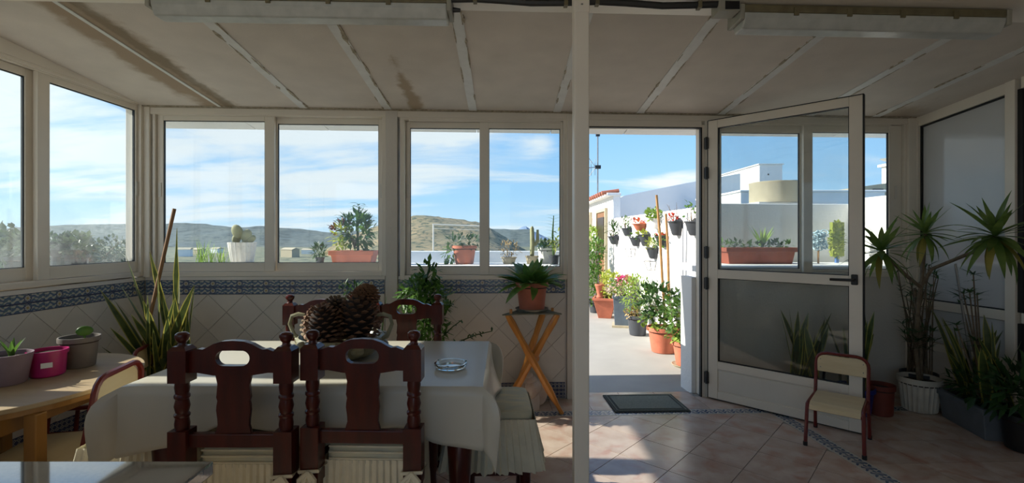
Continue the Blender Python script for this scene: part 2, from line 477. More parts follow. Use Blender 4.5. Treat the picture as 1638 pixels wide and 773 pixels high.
# the border lies parallel to the back wall and to the right wall
FA = BACK.a
def floor_pt(x, y):   # floor frame: x along back wall, y away from the room
    return BACK.world(x, y, 0)
BX, BY0, BY1 = 1.96, -0.385, -0.275          # inner edge of the side border, the two edges of the back border
def add_tile(poly, name='tile', m=None, th=0.012, gap=0.002):
    if len(poly) < 3 or poly_area(poly) < 0.0012: return
    cx = sum(p[0] for p in poly) / len(poly); cy = sum(p[1] for p in poly) / len(poly)
    w = floor_pt(cx, cy)
    pp = []
    for x, y in poly:
        dx, dy = x - cx, y - cy; l = math.hypot(dx, dy); k = max(0, 1 - gap * 1.4 / l)
        pp.append((dx * k, dy * k))
    if sum(pp[i][0]*pp[(i+1) % len(pp)][1] - pp[(i+1) % len(pp)][0]*pp[i][1] for i in range(len(pp))) < 0: pp.reverse()
    o = MB().prism(pp, -th, 0.0, 'z').build(name, m or FLOORTILE, floor, recalc=False)
    o.location = (w.x, w.y, 0); o.rotation_euler = (0, 0, FA)
T = 0.30
h = T / math.sqrt(2)
# diagonal field
off = (0.236, -0.36)
for i in range(-26, 27):
    for j in range(-26, 27):
        cx, cy = off[0] + (i + j) * h, off[1] + (i - j) * h
        if not (-3.3 < cx < BX + 0.3 and -2.75 < cy < BY0 + 0.3): continue
        # keep what the camera can see
        if cy < -1.55 and not (cx > 0.0 or cx < -1.2): continue
        p = clip_poly([(cx - h, cy), (cx, cy - h), (cx + h, cy), (cx, cy + h)], -2.88, BX, -2.66, BY0)
        add_tile(p)
# straight field along the right wall and the strip by the back wall
for i in range(0, 6):
    for j in range(0, 8):
        x0 = BX + 0.105 + i * T; y1 = BY1 - j * T + 0.0
        p = clip_poly([(x0, y1 - T), (x0 + T, y1 - T), (x0 + T, y1), (x0, y1)], BX + 0.105, 3.62, -2.66, BY1)
        add_tile(p)
for i in range(-10, 12):
    x0 = i * T + 0.06
    add_tile(clip_poly([(x0, BY1), (x0 + T, BY1), (x0 + T, 0.15), (x0, 0.15)], -2.84, 3.5, BY1, 0.0 if not 0.5 < x0 < 1.5 else 0.13))
# border tiles with a blue scroll
bt = None
def border_tile(x, y, rot, L_=0.20, W_=0.105):
    global bt
    if bt is None:
        bt = MB().box(-L_/2 + 0.001, L_/2 - 0.001, -W_/2 + 0.001, W_/2 - 0.001, -0.012, 0.0005).mesh('border_tile', SCROLL)
    w = floor_pt(x, y)
    inst('border_tile', bt, floor, (w.x, w.y, 0), (0, 0, FA + rot))
for k in range(-8, 11): border_tile(BX - 0.05 - k * 0.20, (BY0 + BY1) / 2, 0)
for k in range(0, 10): border_tile(BX + 0.0525, BY0 - 0.1 - k * 0.20, PI / 2)
border_tile(BX + 0.0525, (BY0 + BY1) / 2 , PI / 2, 0.1)

# ================================================================== TILED WALLS
FR0, FR1, FR2 = 0.852, 0.909, 0.966
BF0, BF1, BF2 = 0.008, 0.070, 0.132
tile_cache = {}
def tile_wall(root, x0, x1, y=0.0, top=FR0, bot=BF2, frieze=True, base=True, phase=(0, 0)):
    """Diamond tiles, a two-row frieze above and the same pair at the floor; every tile its own object."""
    t = 0.20; hh = t / math.sqrt(2)
    nx = int((x1 - x0) / hh) + 3; nz = int((top - bot) / hh) + 3
    for i in range(-1, nx + 1):
        for k in range(-1, nz + 1):
            if (i + k) % 2: continue
            cx, cz = x0 + i * hh + phase[0], top + 0.001 - k * hh + phase[1]
            p = clip_poly([(cx - hh, cz), (cx, cz - hh), (cx + hh, cz), (cx, cz + hh)], x0, x1, bot, top)
            if len(p) < 3 or poly_area(p) < 0.0008: continue
            mx = sum(q[0] for q in p) / len(p); mz = sum(q[1] for q in p) / len(p)
            key = tuple((round(q[0] - mx, 3), round(q[1] - mz, 3)) for q in p)
            if key not in tile_cache:
                pp = []
                for q in p:
                    dx, dz = q[0] - mx, q[1] - mz; l = math.hypot(dx, dz); kk = max(0, 1 - 0.0020 / l); pp.append((dx * kk, dz * kk))
                tile_cache[key] = MB().prism(pp, -0.006, 0.004, 'y').mesh('tile', TILE_W)
            inst('tile', tile_cache[key], root, (mx, y, mz))
    def row(z0, z1, m, nm):
        n = max(1, round((x1 - x0) / 0.20)); w = (x1 - x0) / n
        key = (nm, round(w, 4))
        if key not in tile_cache:
            tile_cache[key] = MB().box(-w/2 + 0.001, w/2 - 0.001, -0.008, 0.004, -(z1 - z0)/2 + 0.0008, (z1 - z0)/2 - 0.0008).mesh(nm, m)
        for i in range(n): inst(nm, tile_cache[key], root, (x0 + (i + 0.5) * w, y, (z0 + z1) / 2))
    if frieze: row(FR1, FR2, FLOWER, 'frieze_tile'); row(FR0, FR1, LATTICE, 'frieze_tile')
    if base: row(BF1, BF2, LATTICE, 'base_tile'); row(BF0, BF1, FLOWER, 'base_tile')

def wall_root(name, W):
    return setting(name, W.o, W.a)

bx = lambda px, py=400, yl=0: BACK.loc(px, py, yl)[0]
# ---- back wall: parapets under the windows, posts between
wb = wall_root('wall_back', BACK)
XL, XR = bx(232), bx(1465)
xa0, xa1 = XL, bx(616)
xb0, xb1 = bx(637), bx(906)
xc0, xc1 = bx(1131), XR
m = MB()
for a, b_ in ((xa0, xa1), (xb0, xb1), (xc0, xc1)): m.box(a - (0.0 if a != xa0 else 0.16), b_ + (0.0 if b_ != xc1 else 0.12), 0.004, 0.14, -0.05, 0.975)
m.build('parapet', PLASTER, wb)
for a_, b_ in ((xa0 - 0.4, xb1 - 0.05), (xc0 + 0.02, xc1 + 0.12)):
    lg = setting('trim_%d' % (2 if a_ < 0 else 3), BACK.o, BACK.a)
    MB().box(a_, b_, 0.141, 0.84, 1.00, 1.05).build('outer_ledge', WHITEWASH, lg)
tile_wall(wb, xa0 + 0.01, xa1 - 0.005, phase=(0.05, 0))
tile_wall(wb, xb0 + 0.005, xb1 - 0.012, phase=(0.09, 0))
m = MB()      # sloped plaster fillet under the window frames
for a, b_ in ((xa0, xa1), (xb0, xb1)): m.prism([(-0.012, FR2), (0.02, FR2), (0.02, 0.992), (-0.004, 0.992)], a, b_, 'x')
m.build('sill_fillet', PLASTER, wb)

def post(name, x0, x1, y0, y1, z0, z1, root, m=ALU):
    mb = MB().box(x0, x1, y0, y1, z0, z1)
    return mb.build(name, m, root, bevel=0.004)
ztop = 2.30
post('post', bx(617.5), bx(636.5), -0.025, 0.12, 0.0, ztop + 0.03, wb, PLASTER)
post('post', XL - 0.04, bx(243), -0.03, 0.12, 0.99, ztop + 0.04, wb)
post('post', bx(240), bx(247), -0.012, 0.12, 0.99, ztop + 0.04, wb)
post('post', bx(906.5), bx(917), -0.03, 0.12, 0.0, ztop - 0.01, wb)
post('post', bx(917.5), bx(929), -0.015, 0.12, 0.0, ztop - 0.01, wb)
post('post', bx(1449), bx(1466), -0.03, 0.12, 0.0, ztop - 0.01, wb)
# head rail above windows and door
hl = BACK.loc(236, 174)[1]; hr = BACK.loc(1462, 190)[1]
def head(x): return hl + (hr - hl) * (x - XL) / (XR - XL)
mb = MB(); a0, a1 = XL - 0.05, XR + 0.05
mb.hexa([(a0, -0.02, head(a0) - 0.045), (a1, -0.02, head(a1) - 0.045), (a1, 0.13, head(a1) - 0.045), (a0, 0.13, head(a0) - 0.045),
         (a0, -0.02, head(a0) + 0.03), (a1, -0.02, head(a1) + 0.03), (a1, 0.13, head(a1) + 0.03), (a0, 0.13, head(a0) + 0.03)])
mb.build('head_rail', ALU, wb)

# ---- windows
def bars(mb, x0, x1, z0, z1, gx0, gx1, gz0, gz1, y0, y1):
    """A rectangular ring of four bars around the opening g."""
    mb.box(x0, gx0, y0, y1, z0, z1); mb.box(gx1, x1, y0, y1, z0, z1)
    mb.box(gx0, gx1, y0, y1, z0, gz0); mb.box(gx0, gx1, y0, y1, gz1, z1)
    return mb
def latch(parent, x, y, z):
    MB().box(x - 0.012, x + 0.012, y - 0.006, y, z - 0.055, z + 0.055).build('latch', ALU2, parent, bevel=0.003)
    MB().box(x - 0.005, x + 0.005, y - 0.009, y - 0.006, z - 0.03, z + 0.03).build('latch_slot', RUBBER, parent)
def window(name, W, outer, front_pane, back_pane, latch_xz=(), glass=None, fr=0.035):
    """Two-leaf sliding window in wall coordinates (x0,x1,z0,z1)."""
    glass = glass or GLASS
    root = setting(name, W.o, W.a)
    x0, x1, z0, z1 = outer
    bars(MB(), x0, x1, z0, z1, x0 + fr, x1 - fr, z0 + fr, z1 - fr, -0.012, 0.11).build('window_frame', ALU, root, bevel=0.003)
    for pane, other, y in ((front_pane, back_pane, 0.012), (back_pane, front_pane, 0.052)):
        gx0, gx1, gz0, gz1 = pane
        sx0 = x0 + fr + 0.001 if gx0 < other[0] else gx0 - 0.075
        sx1 = x1 - fr - 0.001 if gx1 > other[1] else gx1 + 0.075
        s = bars(MB(), sx0, sx1, z0 + fr + 0.002, z1 - fr - 0.002, gx0, gx1, gz0, gz1, y, y + 0.032).build('sash', ALU, root, bevel=0.0025)
        MB().box(gx0 - 0.008, gx1 + 0.008, y + 0.014, y + 0.019, gz0 - 0.008, gz1 + 0.008).build('pane', glass, s)
        bars(MB(), gx0 - 0.004, gx1 + 0.004, gz0 - 0.004, gz1 + 0.004, gx0 + 0.004, gx1 - 0.004, gz0 + 0.004, gz1 - 0.004, y + 0.008, y + 0.026).build('gasket', RUBBER, s)
        lx = (sx0 + gx0) / 2 if gx0 < other[0] else (gx1 + sx1) / 2
        MB().box(lx - 0.011, lx + 0.011, y - 0.006, y - 0.0005, 1.62, 1.73).build('latch', ALU2, s, bevel=0.002)
    MB().box(min(front_pane[0], back_pane[0]) + 0.0, max(front_pane[1], back_pane[1]), -0.004, 0.010, z1 - fr - 0.010, z1 - fr).build('rail_lip', ALU, root)
    return root
def R(W, x0, y0, x1, y1, yl=0.02):
    a = W.loc(x0, (y0 + y1) / 2, yl)[0]; b_ = W.loc(x1, (y0 + y1) / 2, yl)[0]
    xm = (x0 + x1) / 2
    zt = W.loc(xm, y0, yl)[1]; zb = W.loc(xm, y1, yl)[1]
    return (a, b_, zb, zt)
window('window_1', BACK, R(BACK, 245, 178, 619, 441.5), R(BACK, 262, 193.5, 424, 420.5), R(BACK, 441, 197, 604, 421))
window('window_2', BACK, R(BACK, 641, 187, 907, 447), R(BACK, 782, 206, 896, 427), R(BACK, 655, 203.5, 768, 427))
window('window_3', BACK, R(BACK, 1134, 193, 1448, 443), R(BACK, 1299, 212, 1421, 431), R(BACK, 1157, 211, 1284, 431))

# ---- left wall
wl = wall_root('wall_left', LEFT)
MB().box(-6.2, -5.7, 0.004, 0.16, -0.05, 0.99).box(-3.32, 0.0, 0.004, 0.16, -0.05, 0.99).box(-3.12, -1.36, 0.02, 0.14, 0.99, 1.0).build('parapet', PLASTER, wl)
tile_wall(wl, -1.95, -0.012, phase=(0.1, 0))
MB().prism([(-0.012, FR2), (0.02, FR2), (0.02, 0.992), (-0.004, 0.992)], -3.2, 0.0, 'x').build('sill_fillet', PLASTER, wl)
zg0, zg1 = 1.117, 2.276
lx = lambda px: LEFT.loc(px, 380, 0.02)[0]
window('window_4', LEFT, (-1.65, -0.02, 1.0, 2.36), (lx(78), lx(215.5), zg0, zg1), (-1.565, lx(48.5), zg0, zg1), glass=GLASS_DIRTY)
window('window_5', LEFT, (-3.12, -1.675, 1.0, 2.36), (-2.36, -1.755, zg0, zg1), (-3.06, -2.44, zg0, zg1), glass=GLASS_DIRTY)
window('fill_window', LEFT, (-5.7, -3.32, 0.0, 2.36), (-4.46, -3.40, 0.10, zg1), (-5.62, -4.54, 0.10, zg1), glass=GLASS)  # unseen floor-length window, added to let more sun into the room
post('post', -1.6745, -1.6505, -0.014, 0.12, 0.99, 2.40, wl)
# fascia that climbs with the roof, above the windows
def fascia(root, x0, x1, W, z0, name, m, y0=-0.02, y1=0.13):
    def zt(x):
        p = W.world(x, 0, 0); return ceil_z(p.x, p.y) + 0.02
    mb = MB().hexa([(x0, y0, z0), (x1, y0, z0), (x1, y1, z0), (x0, y1, z0), (x0, y0, zt(x0)), (x1, y0, zt(x1)), (x1, y1, zt(x1)), (x0, y1, zt(x0))])
    return mb.build(name, m, root)
fascia(wl, -1.9, 0.0, LEFT, 2.345, 'fascia', ALU)
MB().box(-6.2, -5.7, 0.004, 0.14, 0.99, 2.75).box(-3.32, -3.12, 0.004, 0.14, 0.99, 2.75).box(-5.7, -3.32, 0.004, 0.14, 2.36, 2.75).box(-3.12, -1.9, 0.004, 0.14, 2.36, 2.75).build('wall_face', PLASTER, wl)

# ---- right wall: white composite panels in an aluminium frame
wr = wall_root('wall_right', RIGHT)
PANEL = mat('white_gloss_panel', srgb(196, 196, 195), 0.08, var=0.03, scale=2)
rx = lambda px: RIGHT.loc(px, 380, 0)[0]
def zc_right(x, d=0.0):
    p = RIGHT.world(x, 0, 0); return ceil_z(p.x, p.y) - d
s1, s2 = rx(1611), rx(1628)
e = 2.3
post('post', -0.02, 0.035, -0.02, 0.1, 0.0, zc_right(0) + 0.02, wr)
post('post', s1, s2, -0.02, 0.1, 0.0, zc_right(s1) + 0.02, wr)
post('post', e, e + 0.08, -0.02, 0.1, 0.0, 2.55, wr)
mb = MB()
for x0, x1 in ((0.035, s1), (s2 + 0.03, e)):
    mb.hexa([(x0, -0.012, zc_right(x0, 0.075)), (x1, -0.012, zc_right(x1, 0.075)), (x1, 0.1, zc_right(x1, 0.075)), (x0, 0.1, zc_right(x0, 0.075)),
             (x0, -0.012, zc_right(x0, -0.02)), (x1, -0.012, zc_right(x1, -0.02)), (x1, 0.1, zc_right(x1, -0.02)), (x0, 0.1, zc_right(x0, -0.02))])
mb.build('head_rail', ALU, wr)
MB().box(0.035, s1, -0.012, 0.1, 0.727, 0.795).box(s2 + 0.03, e, -0.012, 0.1, 0.727, 0.795).box(0.035, s1, -0.008, 0.1, 0.40, 0.46).box(s2 + .03, e, -0.008, 0.1, 0.40, 0.46).build('rail', ALU, wr, bevel=0.003)
for x0, x1 in ((0.041, s1 - 0.006), (s2 + 0.036, e - 0.006)):
    MB().hexa([(x0, 0.02, 0.803), (x1, 0.02, 0.803), (x1, 0.04, 0.803), (x0, 0.04, 0.803),
               (x0, 0.02, zc_right(x0, 0.083)), (x1, 0.02, zc_right(x1, 0.083)), (x1, 0.04, zc_right(x1, 0.083)), (x0, 0.04, zc_right(x0, 0.083))]).build('panel', PANEL, wr)
    MB().box(x0, x1, 0.02, 0.04, 0.466, 0.72).build('panel', PANEL, wr)
# dark rubber seals round the upper panels
mb = MB()
for x0, x1 in ((0.035, s1), (s2 + 0.012, e)):
    mb.box(x0, x0 + 0.012, 0.005, 0.03, 0.795, zc_right(x0, 0.075))
    mb.hexa([(x0, 0.005, zc_right(x0, 0.087)), (x1, 0.005, zc_right(x1, 0.087)), (x1, 0.03, zc_right(x1, 0.087)), (x0, 0.03, zc_right(x0, 0.087)),
             (x0, 0.005, zc_right(x0, 0.075)), (x1, 0.005, zc_right(x1, 0.075)), (x1, 0.03, zc_right(x1, 0.075)), (x0, 0.03, zc_right(x0, 0.075))])
    mb.box(x0, x1, 0.005, 0.03, 0.795, 0.801)
mb.box(s2, s2 + 0.03, -0.002, 0.03, 0.795, zc_right(s2, 0.07)); mb.box(s2, s2 + 0.03, -0.002, 0.03, 0.46, 0.72)
mb.build('seal', RUBBER, wr)
MB().box(-0.1, e + 0.1, 0.012, 0.14, -0.05, 0.40).build('dado', PLASTER, wr)
MB().box(e + 0.08, 6.0, 0.0, 0.12, 0.0, 2.75).box(-0.1, e + 0.1, 0.06, 0.14, 0.38, 2.3).build('wall_face', PLASTER, wr)

# ---- wall behind the camera, with an opening added for fill light
struct(MB().box(-4.6, -3.0, -2.32, -2.2, -0.05, 2.75).box(0.7, 4.6, -2.32, -2.2, -0.05, 2.75).box(-3.0, 0.7, -2.32, -2.2, 2.42, 2.75).build('wall_rear', PLASTER))

# ================================================================== CEILING
def ceiling_mat():
    m = mat('cream_ceiling_board', srgb(204, 193, 180), 0.85, var=0.05, scale=5, per_object=0.03, bump=0.12, bscale=120)
    nt = m.node_tree; b = nt.nodes['Principled BSDF']; N = nt.nodes.new; L = nt.links.new
    src = b.inputs['Base Color'].links[0].from_socket
    g = N('ShaderNodeNewGeometry'); s = N('ShaderNodeSeparateXYZ'); L(g.outputs['Position'], s.inputs[0])
    def stain(src, x0, w, y0, y1, col, thr, st, sc=4.0):
        a = N('ShaderNodeMath'); a.operation = 'SUBTRACT'; a.inputs[1].default_value = x0; L(s.outputs['X'], a.inputs[0])
        ab = N('ShaderNodeMath'); ab.operation = 'ABSOLUTE'; L(a.outputs[0], ab.inputs[0])
        mr = N('ShaderNodeMapRange'); mr.inputs['From Min'].default_value = w; mr.inputs['From Max'].default_value = 0.0; L(ab.outputs[0], mr.inputs['Value'])
        my = N('ShaderNodeMapRange'); my.inputs['From Min'].default_value = y0; my.inputs['From Max'].default_value = y1; L(s.outputs['Y'], my.inputs['Value'])
        mu = N('ShaderNodeMath'); mu.operation = 'MULTIPLY'; L(mr.outputs[0], mu.inputs[0]); L(my.outputs[0], mu.inputs[1])
        n = N('ShaderNodeTexNoise'); n.inputs['Scale'].default_value = sc; n.inputs['Detail'].default_value = 6; n.inputs['Roughness'].default_value = 0.65
        L(g.outputs['Position'], n.inputs['Vector'])
        ad = N('ShaderNodeMath'); ad.operation = 'ADD'; L(mu.outputs[0], ad.inputs[0]); L(n.outputs['Fac'], ad.inputs[1])
        st_ = N('ShaderNodeMapRange'); st_.interpolation_type = 'SMOOTHSTEP'; st_.inputs['From Min'].default_value = thr; st_.inputs['From Max'].default_value = thr + 0.34; st_.inputs['To Max'].default_value = st
        L(ad.outputs[0], st_.inputs['Value'])
        mx = N('ShaderNodeMixRGB'); mx.inputs['Color2'].default_value = col; L(st_.outputs[0], mx.inputs['Fac']); L(src, mx.inputs['Color1'])
        return mx.outputs[0]
    c = stain(src, -2.22, 0.34, 1.4, 2.6, srgb(140, 112, 78), 0.92, 0.75)
    c = stain(c, -2.12, 0.10, 1.2, 2.2, srgb(112, 98, 74), 0.95, 0.6, 9.0)
    c = stain(c, -0.68, 0.13, 2.4, 3.5, srgb(146, 120, 84), 0.92, 0.75, 7.0)
    c = stain(c, 3.2, 0.7, 2.9, 3.9, srgb(146, 120, 84), 1.05, 0.5)
    L(c, b.inputs['Base Color'])
    return m
CEIL = ceiling_mat()
STRIP = mat('white_joint_tape', srgb(205, 202, 196), 0.6, var=0.06, scale=14, col2=srgb(214, 212, 206))
MOULD = mat('flaking_brown_edge', srgb(132, 120, 98), 0.9, col2=srgb(178, 166, 146), scale=40)
ceiling = setting('ceiling', (0, 0, 0))
seam_px = (224, 357, 490, 622, 757, 890, 1022, 1150, 1290, 1395, 1520)
seam_x = [hit_back(p).x for p in seam_px]
xs = [-2.99] + seam_x[1:-1] + [3.85]
YF, YB = 1.90, 4.325
def slab(mb, x0, x1, y0, y1, lo, hi, skew=0.0):
    P = []
    for d_ in (lo, hi):
        for x, y in ((x0, y0), (x1, y0), (x1, y1), (x0, y1)):
            yy = y + 0.038 * x
            P.append((x + skew * (D - y), yy, ceil_z(x, yy) + d_))
    return mb.hexa(P)
for i in range(len(xs) - 1):
    slab(MB(), xs[i] + 0.003, xs[i+1] - 0.003, YF, 3.95, 0.0, 0.04).build('panel', CEIL, ceiling); slab(MB(), xs[i] + 0.004, xs[i+1] - 0.004, 3.951, YB, 0.0, 0.04).build('soffit_panel', WHITEWASH, ceiling)
slab(MB(), xs[0], xs[-1], YF, YB + 0.02, 0.041, 0.07).build('roof_sheet', STRIP, ceiling)
rs = random.Random(3)
for i, x in enumerate(xs[1:-1]):
    w = 0.031 if i != 0 else 0.012
    slab(MB(), x - w, x + w, YF, D - 0.02, -0.006, -0.0005).build('joint_strip', STRIP, ceiling)
    if i in (0,): continue
    mb = MB()
    y = YF + 0.1
    while y < D - 0.1:       # flakes and mould beside the tape
        L_ = rs.uniform(0.05, 0.26)
        if rs.random() < 0.75:
            sd = rs.choice((-1, 1)); ww = rs.uniform(0.004, 0.010)
            xx = x + sd * (w - ww * rs.uniform(-0.6, 1.2))
            y2 = min(y + L_, D - 0.04); nn = 5; top_, bot_ = [], []
            for q in range(nn + 1):
                yy = y + (y2 - y) * q / nn; e_ = ww * (0.15 + math.sin(PI * (q + 0.3) / (nn + 0.6))) * rs.uniform(0.3, 1.3)
                for xq, arr in ((xx - e_, bot_), (xx + e_, top_)):
                    yw = yy + 0.038 * xq; arr.append((xq, yw, ceil_z(xq, yw) - 0.0072))
            pl = bot_ + top_[::-1]; nq = len(pl)
            mb.add(pl + [(a_, b_, c_ + 0.0068) for a_, b_, c_ in pl], [list(range(nq)), list(range(nq, 2*nq))[::-1]] + [(k_, k_ + nq, (k_ + 1) % nq + nq, (k_ + 1) % nq) for k_ in range(nq)])
        y += L_ * rs.uniform(0.6, 1.2)
    if mb.v: mb.build('flaking_edge', MOULD, ceiling, kind='stuff')
mb = MB()
slab(mb, XL, 3.4, D - 0.045, D - 0.02, -0.008, 0.0)
mb.build('edge_bead', MOULD, ceiling)
MB().box(-4.6, 4.6, -2.3, 1.95, 2.56, 2.62).build('ceiling_board', CEIL, ceiling)

# ---- beam carried by the post
def beam_z(x): return 2.312 - 0.0216 * x
beam = setting('trim_1')
MB().hexa([(-3.2, 1.74, beam_z(-3.2)), (3.9, 1.74, beam_z(3.9)), (3.9, 2.13, beam_z(3.9)), (-3.2, 2.13, beam_z(-3.2)),
           (-3.2, 1.74, 2.57), (3.9, 1.74, 2.57), (3.9, 2.13, 2.57), (-3.2, 2.13, 2.57)]).build('beam', ALU, beam, bevel=0.006)
MB().box(0.252, 0.3055, 1.685, 1.738, 0.0, 2.57).build('post', ALU, beam, bevel=0.004)
MB().box(0.2512, 0.3063, 1.6838, 1.7388, 2.10, 2.57).build('post_sleeve', ALU, beam, bevel=0.003)
mb = MB()
for zz in (2.125, 2.145, 2.165):
    mb.lathe([(0.004, 0), (0.004, 0.003)], 8, (0.279, 1.682, zz))
mb.build('screw', STEEL, beam)

# ---- door opening and frame
xd0, xd1 = bx(929), bx(1121.5)
dz = BACK.loc(1030, 203.5)[1]
df = setting('door_frame', BACK.o, BACK.a)
MB().box(xd1, bx(1126), -0.01, 0.10, 0.0, dz + 0.02).box(xd0, xd1, -0.012, 0.10, dz, dz + 0.07).build('jamb', ALU, df, bevel=0.003)
MB().box(bx(1126), bx(1130), -0.02, 0.06, 0.0, dz + 0.05).build('jamb_edge', ALU2, df)
MB().box(xd1 - 0.008, xd1 + 0.003, -0.012, 0.02, 0.0, dz).box(xd0, xd1, -0.012, 0.03, dz - 0.008, dz).box(bx(1129.6), bx(1130.8), -0.022, 0.0, 0, dz + 0.05).build('seal', RUBBER, df)
MB().box(xd1 - 0.035, xd1 + 0.02, 0.10, 0.32, -0.05, 0.965).build('door_cheek', WHITEWASH, df)
MB().box(xd0 - 0.1, xd1, 0.0, 0.17, -0.06, -0.0135).build('threshold', GROUT, df)

# ---- the open door leaf
H0 = hit_back(1131.5) + Vector((0, -0.035, 0))
rf = ray(1381, 380); H1 = Vector((rf.x * 3.13, 3.13, 0))
ang = math.atan2(H1.y - H0.y, H1.x - H0.x); DW = (H1 - H0).length
door = setting('door_1', (H0.x, H0.y, 0), ang)
Zt, gt, gm1, gm0, gl1, gl0, zb = 2.238, 2.175, 1.045, 1.045, 0.975, 0.312, 0.012
st = 0.074
t0, t1 = -0.022, 0.022
f = MB().box(0, st, t0, t1, zb, Zt).box(DW - st, DW, t0, t1, zb, Zt)
f.box(st, DW - st, t0, t1, gt, Zt).box(st, DW - st, t0, t1, gl1, gm0).box(st, DW - st, t0, t1, 0.252, gl0).box(st, DW - st, t0, t1, zb, 0.075)
f.build('leaf_frame', ALU, door, bevel=0.003)
MB().box(st - 0.006, DW - st + 0.006, -0.004, 0.004, gm0 - 0.006, gt + 0.006).build('pane', GLASS_DOOR, door)
MB().box(st - 0.006, DW - st + 0.006, -0.004, 0.004, gl0 - 0.006, gl1 + 0.006).build('pane', GLASS_DOOR, door)
MB().box(st - 0.004, DW - st + 0.004, -0.012, 0.012, 0.07, 0.256).build('kick_panel', ALU, door)
MB().box(st + 0.006, DW - st - 0.006, -0.017, -0.012, 0.083, 0.244).build('kick_panel', ALU2, door, bevel=0.003)
g = MB()
for z0, z1 in ((gm0, gt), (gl0, gl1)):
    bars(g, st - 0.002, DW - st + 0.002, z0 - 0.002, z1 + 0.002, st + 0.005, DW - st - 0.005, z0 + 0.005, z1 - 0.005, -0.013, 0.013)
g.box(DW - 0.0005, DW + 0.006, t0, t1, zb, Zt); g.box(0, DW + 0.006, t0, t1, Zt, Zt + 0.006); g.box(0, DW, -0.004, 0.004, 0.002, zb)
g.build('gasket', RUBBER, door)
hd = MB().box(DW - 0.062, DW - 0.024, t0 - 0.012, t0, 0.985, 1.055).build('handle', BLACK, door, bevel=0.006)
MB().tube([(DW - 0.043, t0 - 0.012, 1.02), (DW - 0.043, t0 - 0.05, 1.02), (DW - 0.055, t0 - 0.058, 1.02), (DW - 0.17, t0 - 0.056, 1.018)], 0.009, 8).build('lever', BLACK, hd, smooth=True)
for z in (2.06, 1.82, 1.18, 0.93, 0.17):
    MB().box(-0.028, 0.006, -0.034, -0.018, z - 0.045, z + 0.045).lathe([(0.010, -0.05), (0.010, 0.05)], 8, (-0.011, -0.03, z)).build('hinge', BLACK, door)

# ---- fluorescent battens and the surface cable
OLDGREY = mat('yellowed_grey_plastic', srgb(150, 146, 132), 0.5, var=0.08)
DIFF = mat('dusty_clear_diffuser', srgb(176, 176, 168), 0.3, var=0.1, scale=18)
BROWNED = mat('browned_base_plate', srgb(108, 98, 72), 0.6, var=0.2, scale=20)
def batten(x0, x1, z0, z1, label):
    """Weatherproof twin fluorescent batten from x0 to x1, hung below the beam."""
    rot = math.atan2(z1 - z0, x1 - x0); L_ = math.hypot(x1 - x0, z1 - z0)
    r = thing('fluorescent_light', label, 'light', (x0, 2.055, z0)); r.rotation_euler = (0, -rot, 0)
    MB().box(0, L_, -0.055, 0.055, -0.008, 0.028).build('base', BROWNED, r, bevel=0.008)
    MB().prism([(-0.058, -0.008), (0.058, -0.008), (0.054, -0.03), (0.034, -0.068), (-0.034, -0.068), (-0.054, -0.03)], 0.008, L_ - 0.008, 'x').build('diffuser', DIFF, r, bevel=0.006)
    for k in range(1, 5):
        MB().box(L_ * k / 5 - 0.01, L_ * k / 5 + 0.01, -0.062, -0.056, -0.02, 0.012).build('clip', BROWNED, r)
    MB().box(-0.012, 0.008, -0.06, 0.06, -0.04, 0.026).build('end_cap', OLDGREY, r, bevel=0.004); MB().box(L_ - 0.008, L_ + 0.012, -0.06, 0.06, -0.04, 0.026).build('end_cap', OLDGREY, r, bevel=0.004)
    MB().tube([(L_ + 0.01, 0, -0.01), (L_ + 0.045, 0, -0.012)], [0.012, 0.008], 8).build('gland', BLACK, r)
    return r
pa, pb = at(252, 5, 2.055), at(720, 9, 2.055)
batten(pa.x, pb.x, 2.314, 2.295, 'long grey fluorescent batten light under the beam, above the dining table')
pa, pb = at(1178, 20, 2.055), at(1592, 37, 2.055)
batten(pa.x, pb.x, beam_z(1.0) - 0.032, beam_z(2.15) - 0.031, 'long grey fluorescent batten light under the beam, above the open door')
def P(px, py): 
    q = at(px, py, 2.0); return (q.x, 2.0, beam_z(q.x) - 0.016 - 0.006 * math.sin(px * 0.031))
cab = MB().tube([P(722, 6), P(760, 6), P(800, 6), P(850, 6), P(900, 6), P(955, 6), P(1000, 6), P(1060, 6), P(1118, 6), P(1150, 6)], 0.0145, 8)
co = cab.build('electric_cable', mat('dark_cable_sheath', srgb(40, 40, 38), 0.5), smooth=True)
tag(co, 'dark electric cable clipped along the beam between the two battens', 'cable')
for px in (760, 905, 955, 1118):
    q = P(px, 8); MB().box(q[0] - 0.008, q[0] + 0.008, 1.985, 2.015, q[2] - 0.016, q[2] + 0.0128).build('cable_clip', BROWNED, co)
q = P(1166, 12)
jb = thing('junction_box', 'small grey junction box with a dark opening beside the batten above the door', 'junction box', (q[0] - 0.005, 2.02, q[2]))
MB().box(-0.045, 0.045, -0.04, 0.04, -0.035, 0.0105).build('box_body', OLDGREY, jb, bevel=0.004)
MB().box(-0.02, 0.04, -0.0415, -0.04, -0.03, 0.004).build('open_face', BLACK, jb)
# ================================================================== OUTSIDE: terrace, walls, buildings, hills
PAINT = mat('grey_terrace_paint', srgb(158, 156, 150), 0.75, var=0.06, scale=3, bump=0.1)
GREYWALL = mat('grey_blue_paint', srgb(118, 123, 136), 0.85, var=0.03, scale=1.5)
CREAM = mat('cream_render', srgb(178, 166, 140), 0.85, var=0.06)
ROOFTILE = mat('clay_roof_tile', srgb(168, 104, 82), 0.8, var=0.2, scale=9)
WOODD = mat('brown_door_wood', srgb(128, 92, 62), 0.6, var=0.15, scale=5, stretch=(8, 8, 1))
terr = setting('terrace_floor')
MB().box(-3.2, 8.0, 3.965, 14.0, -0.3, -0.018).build('terrace_slab', PAINT, terr)
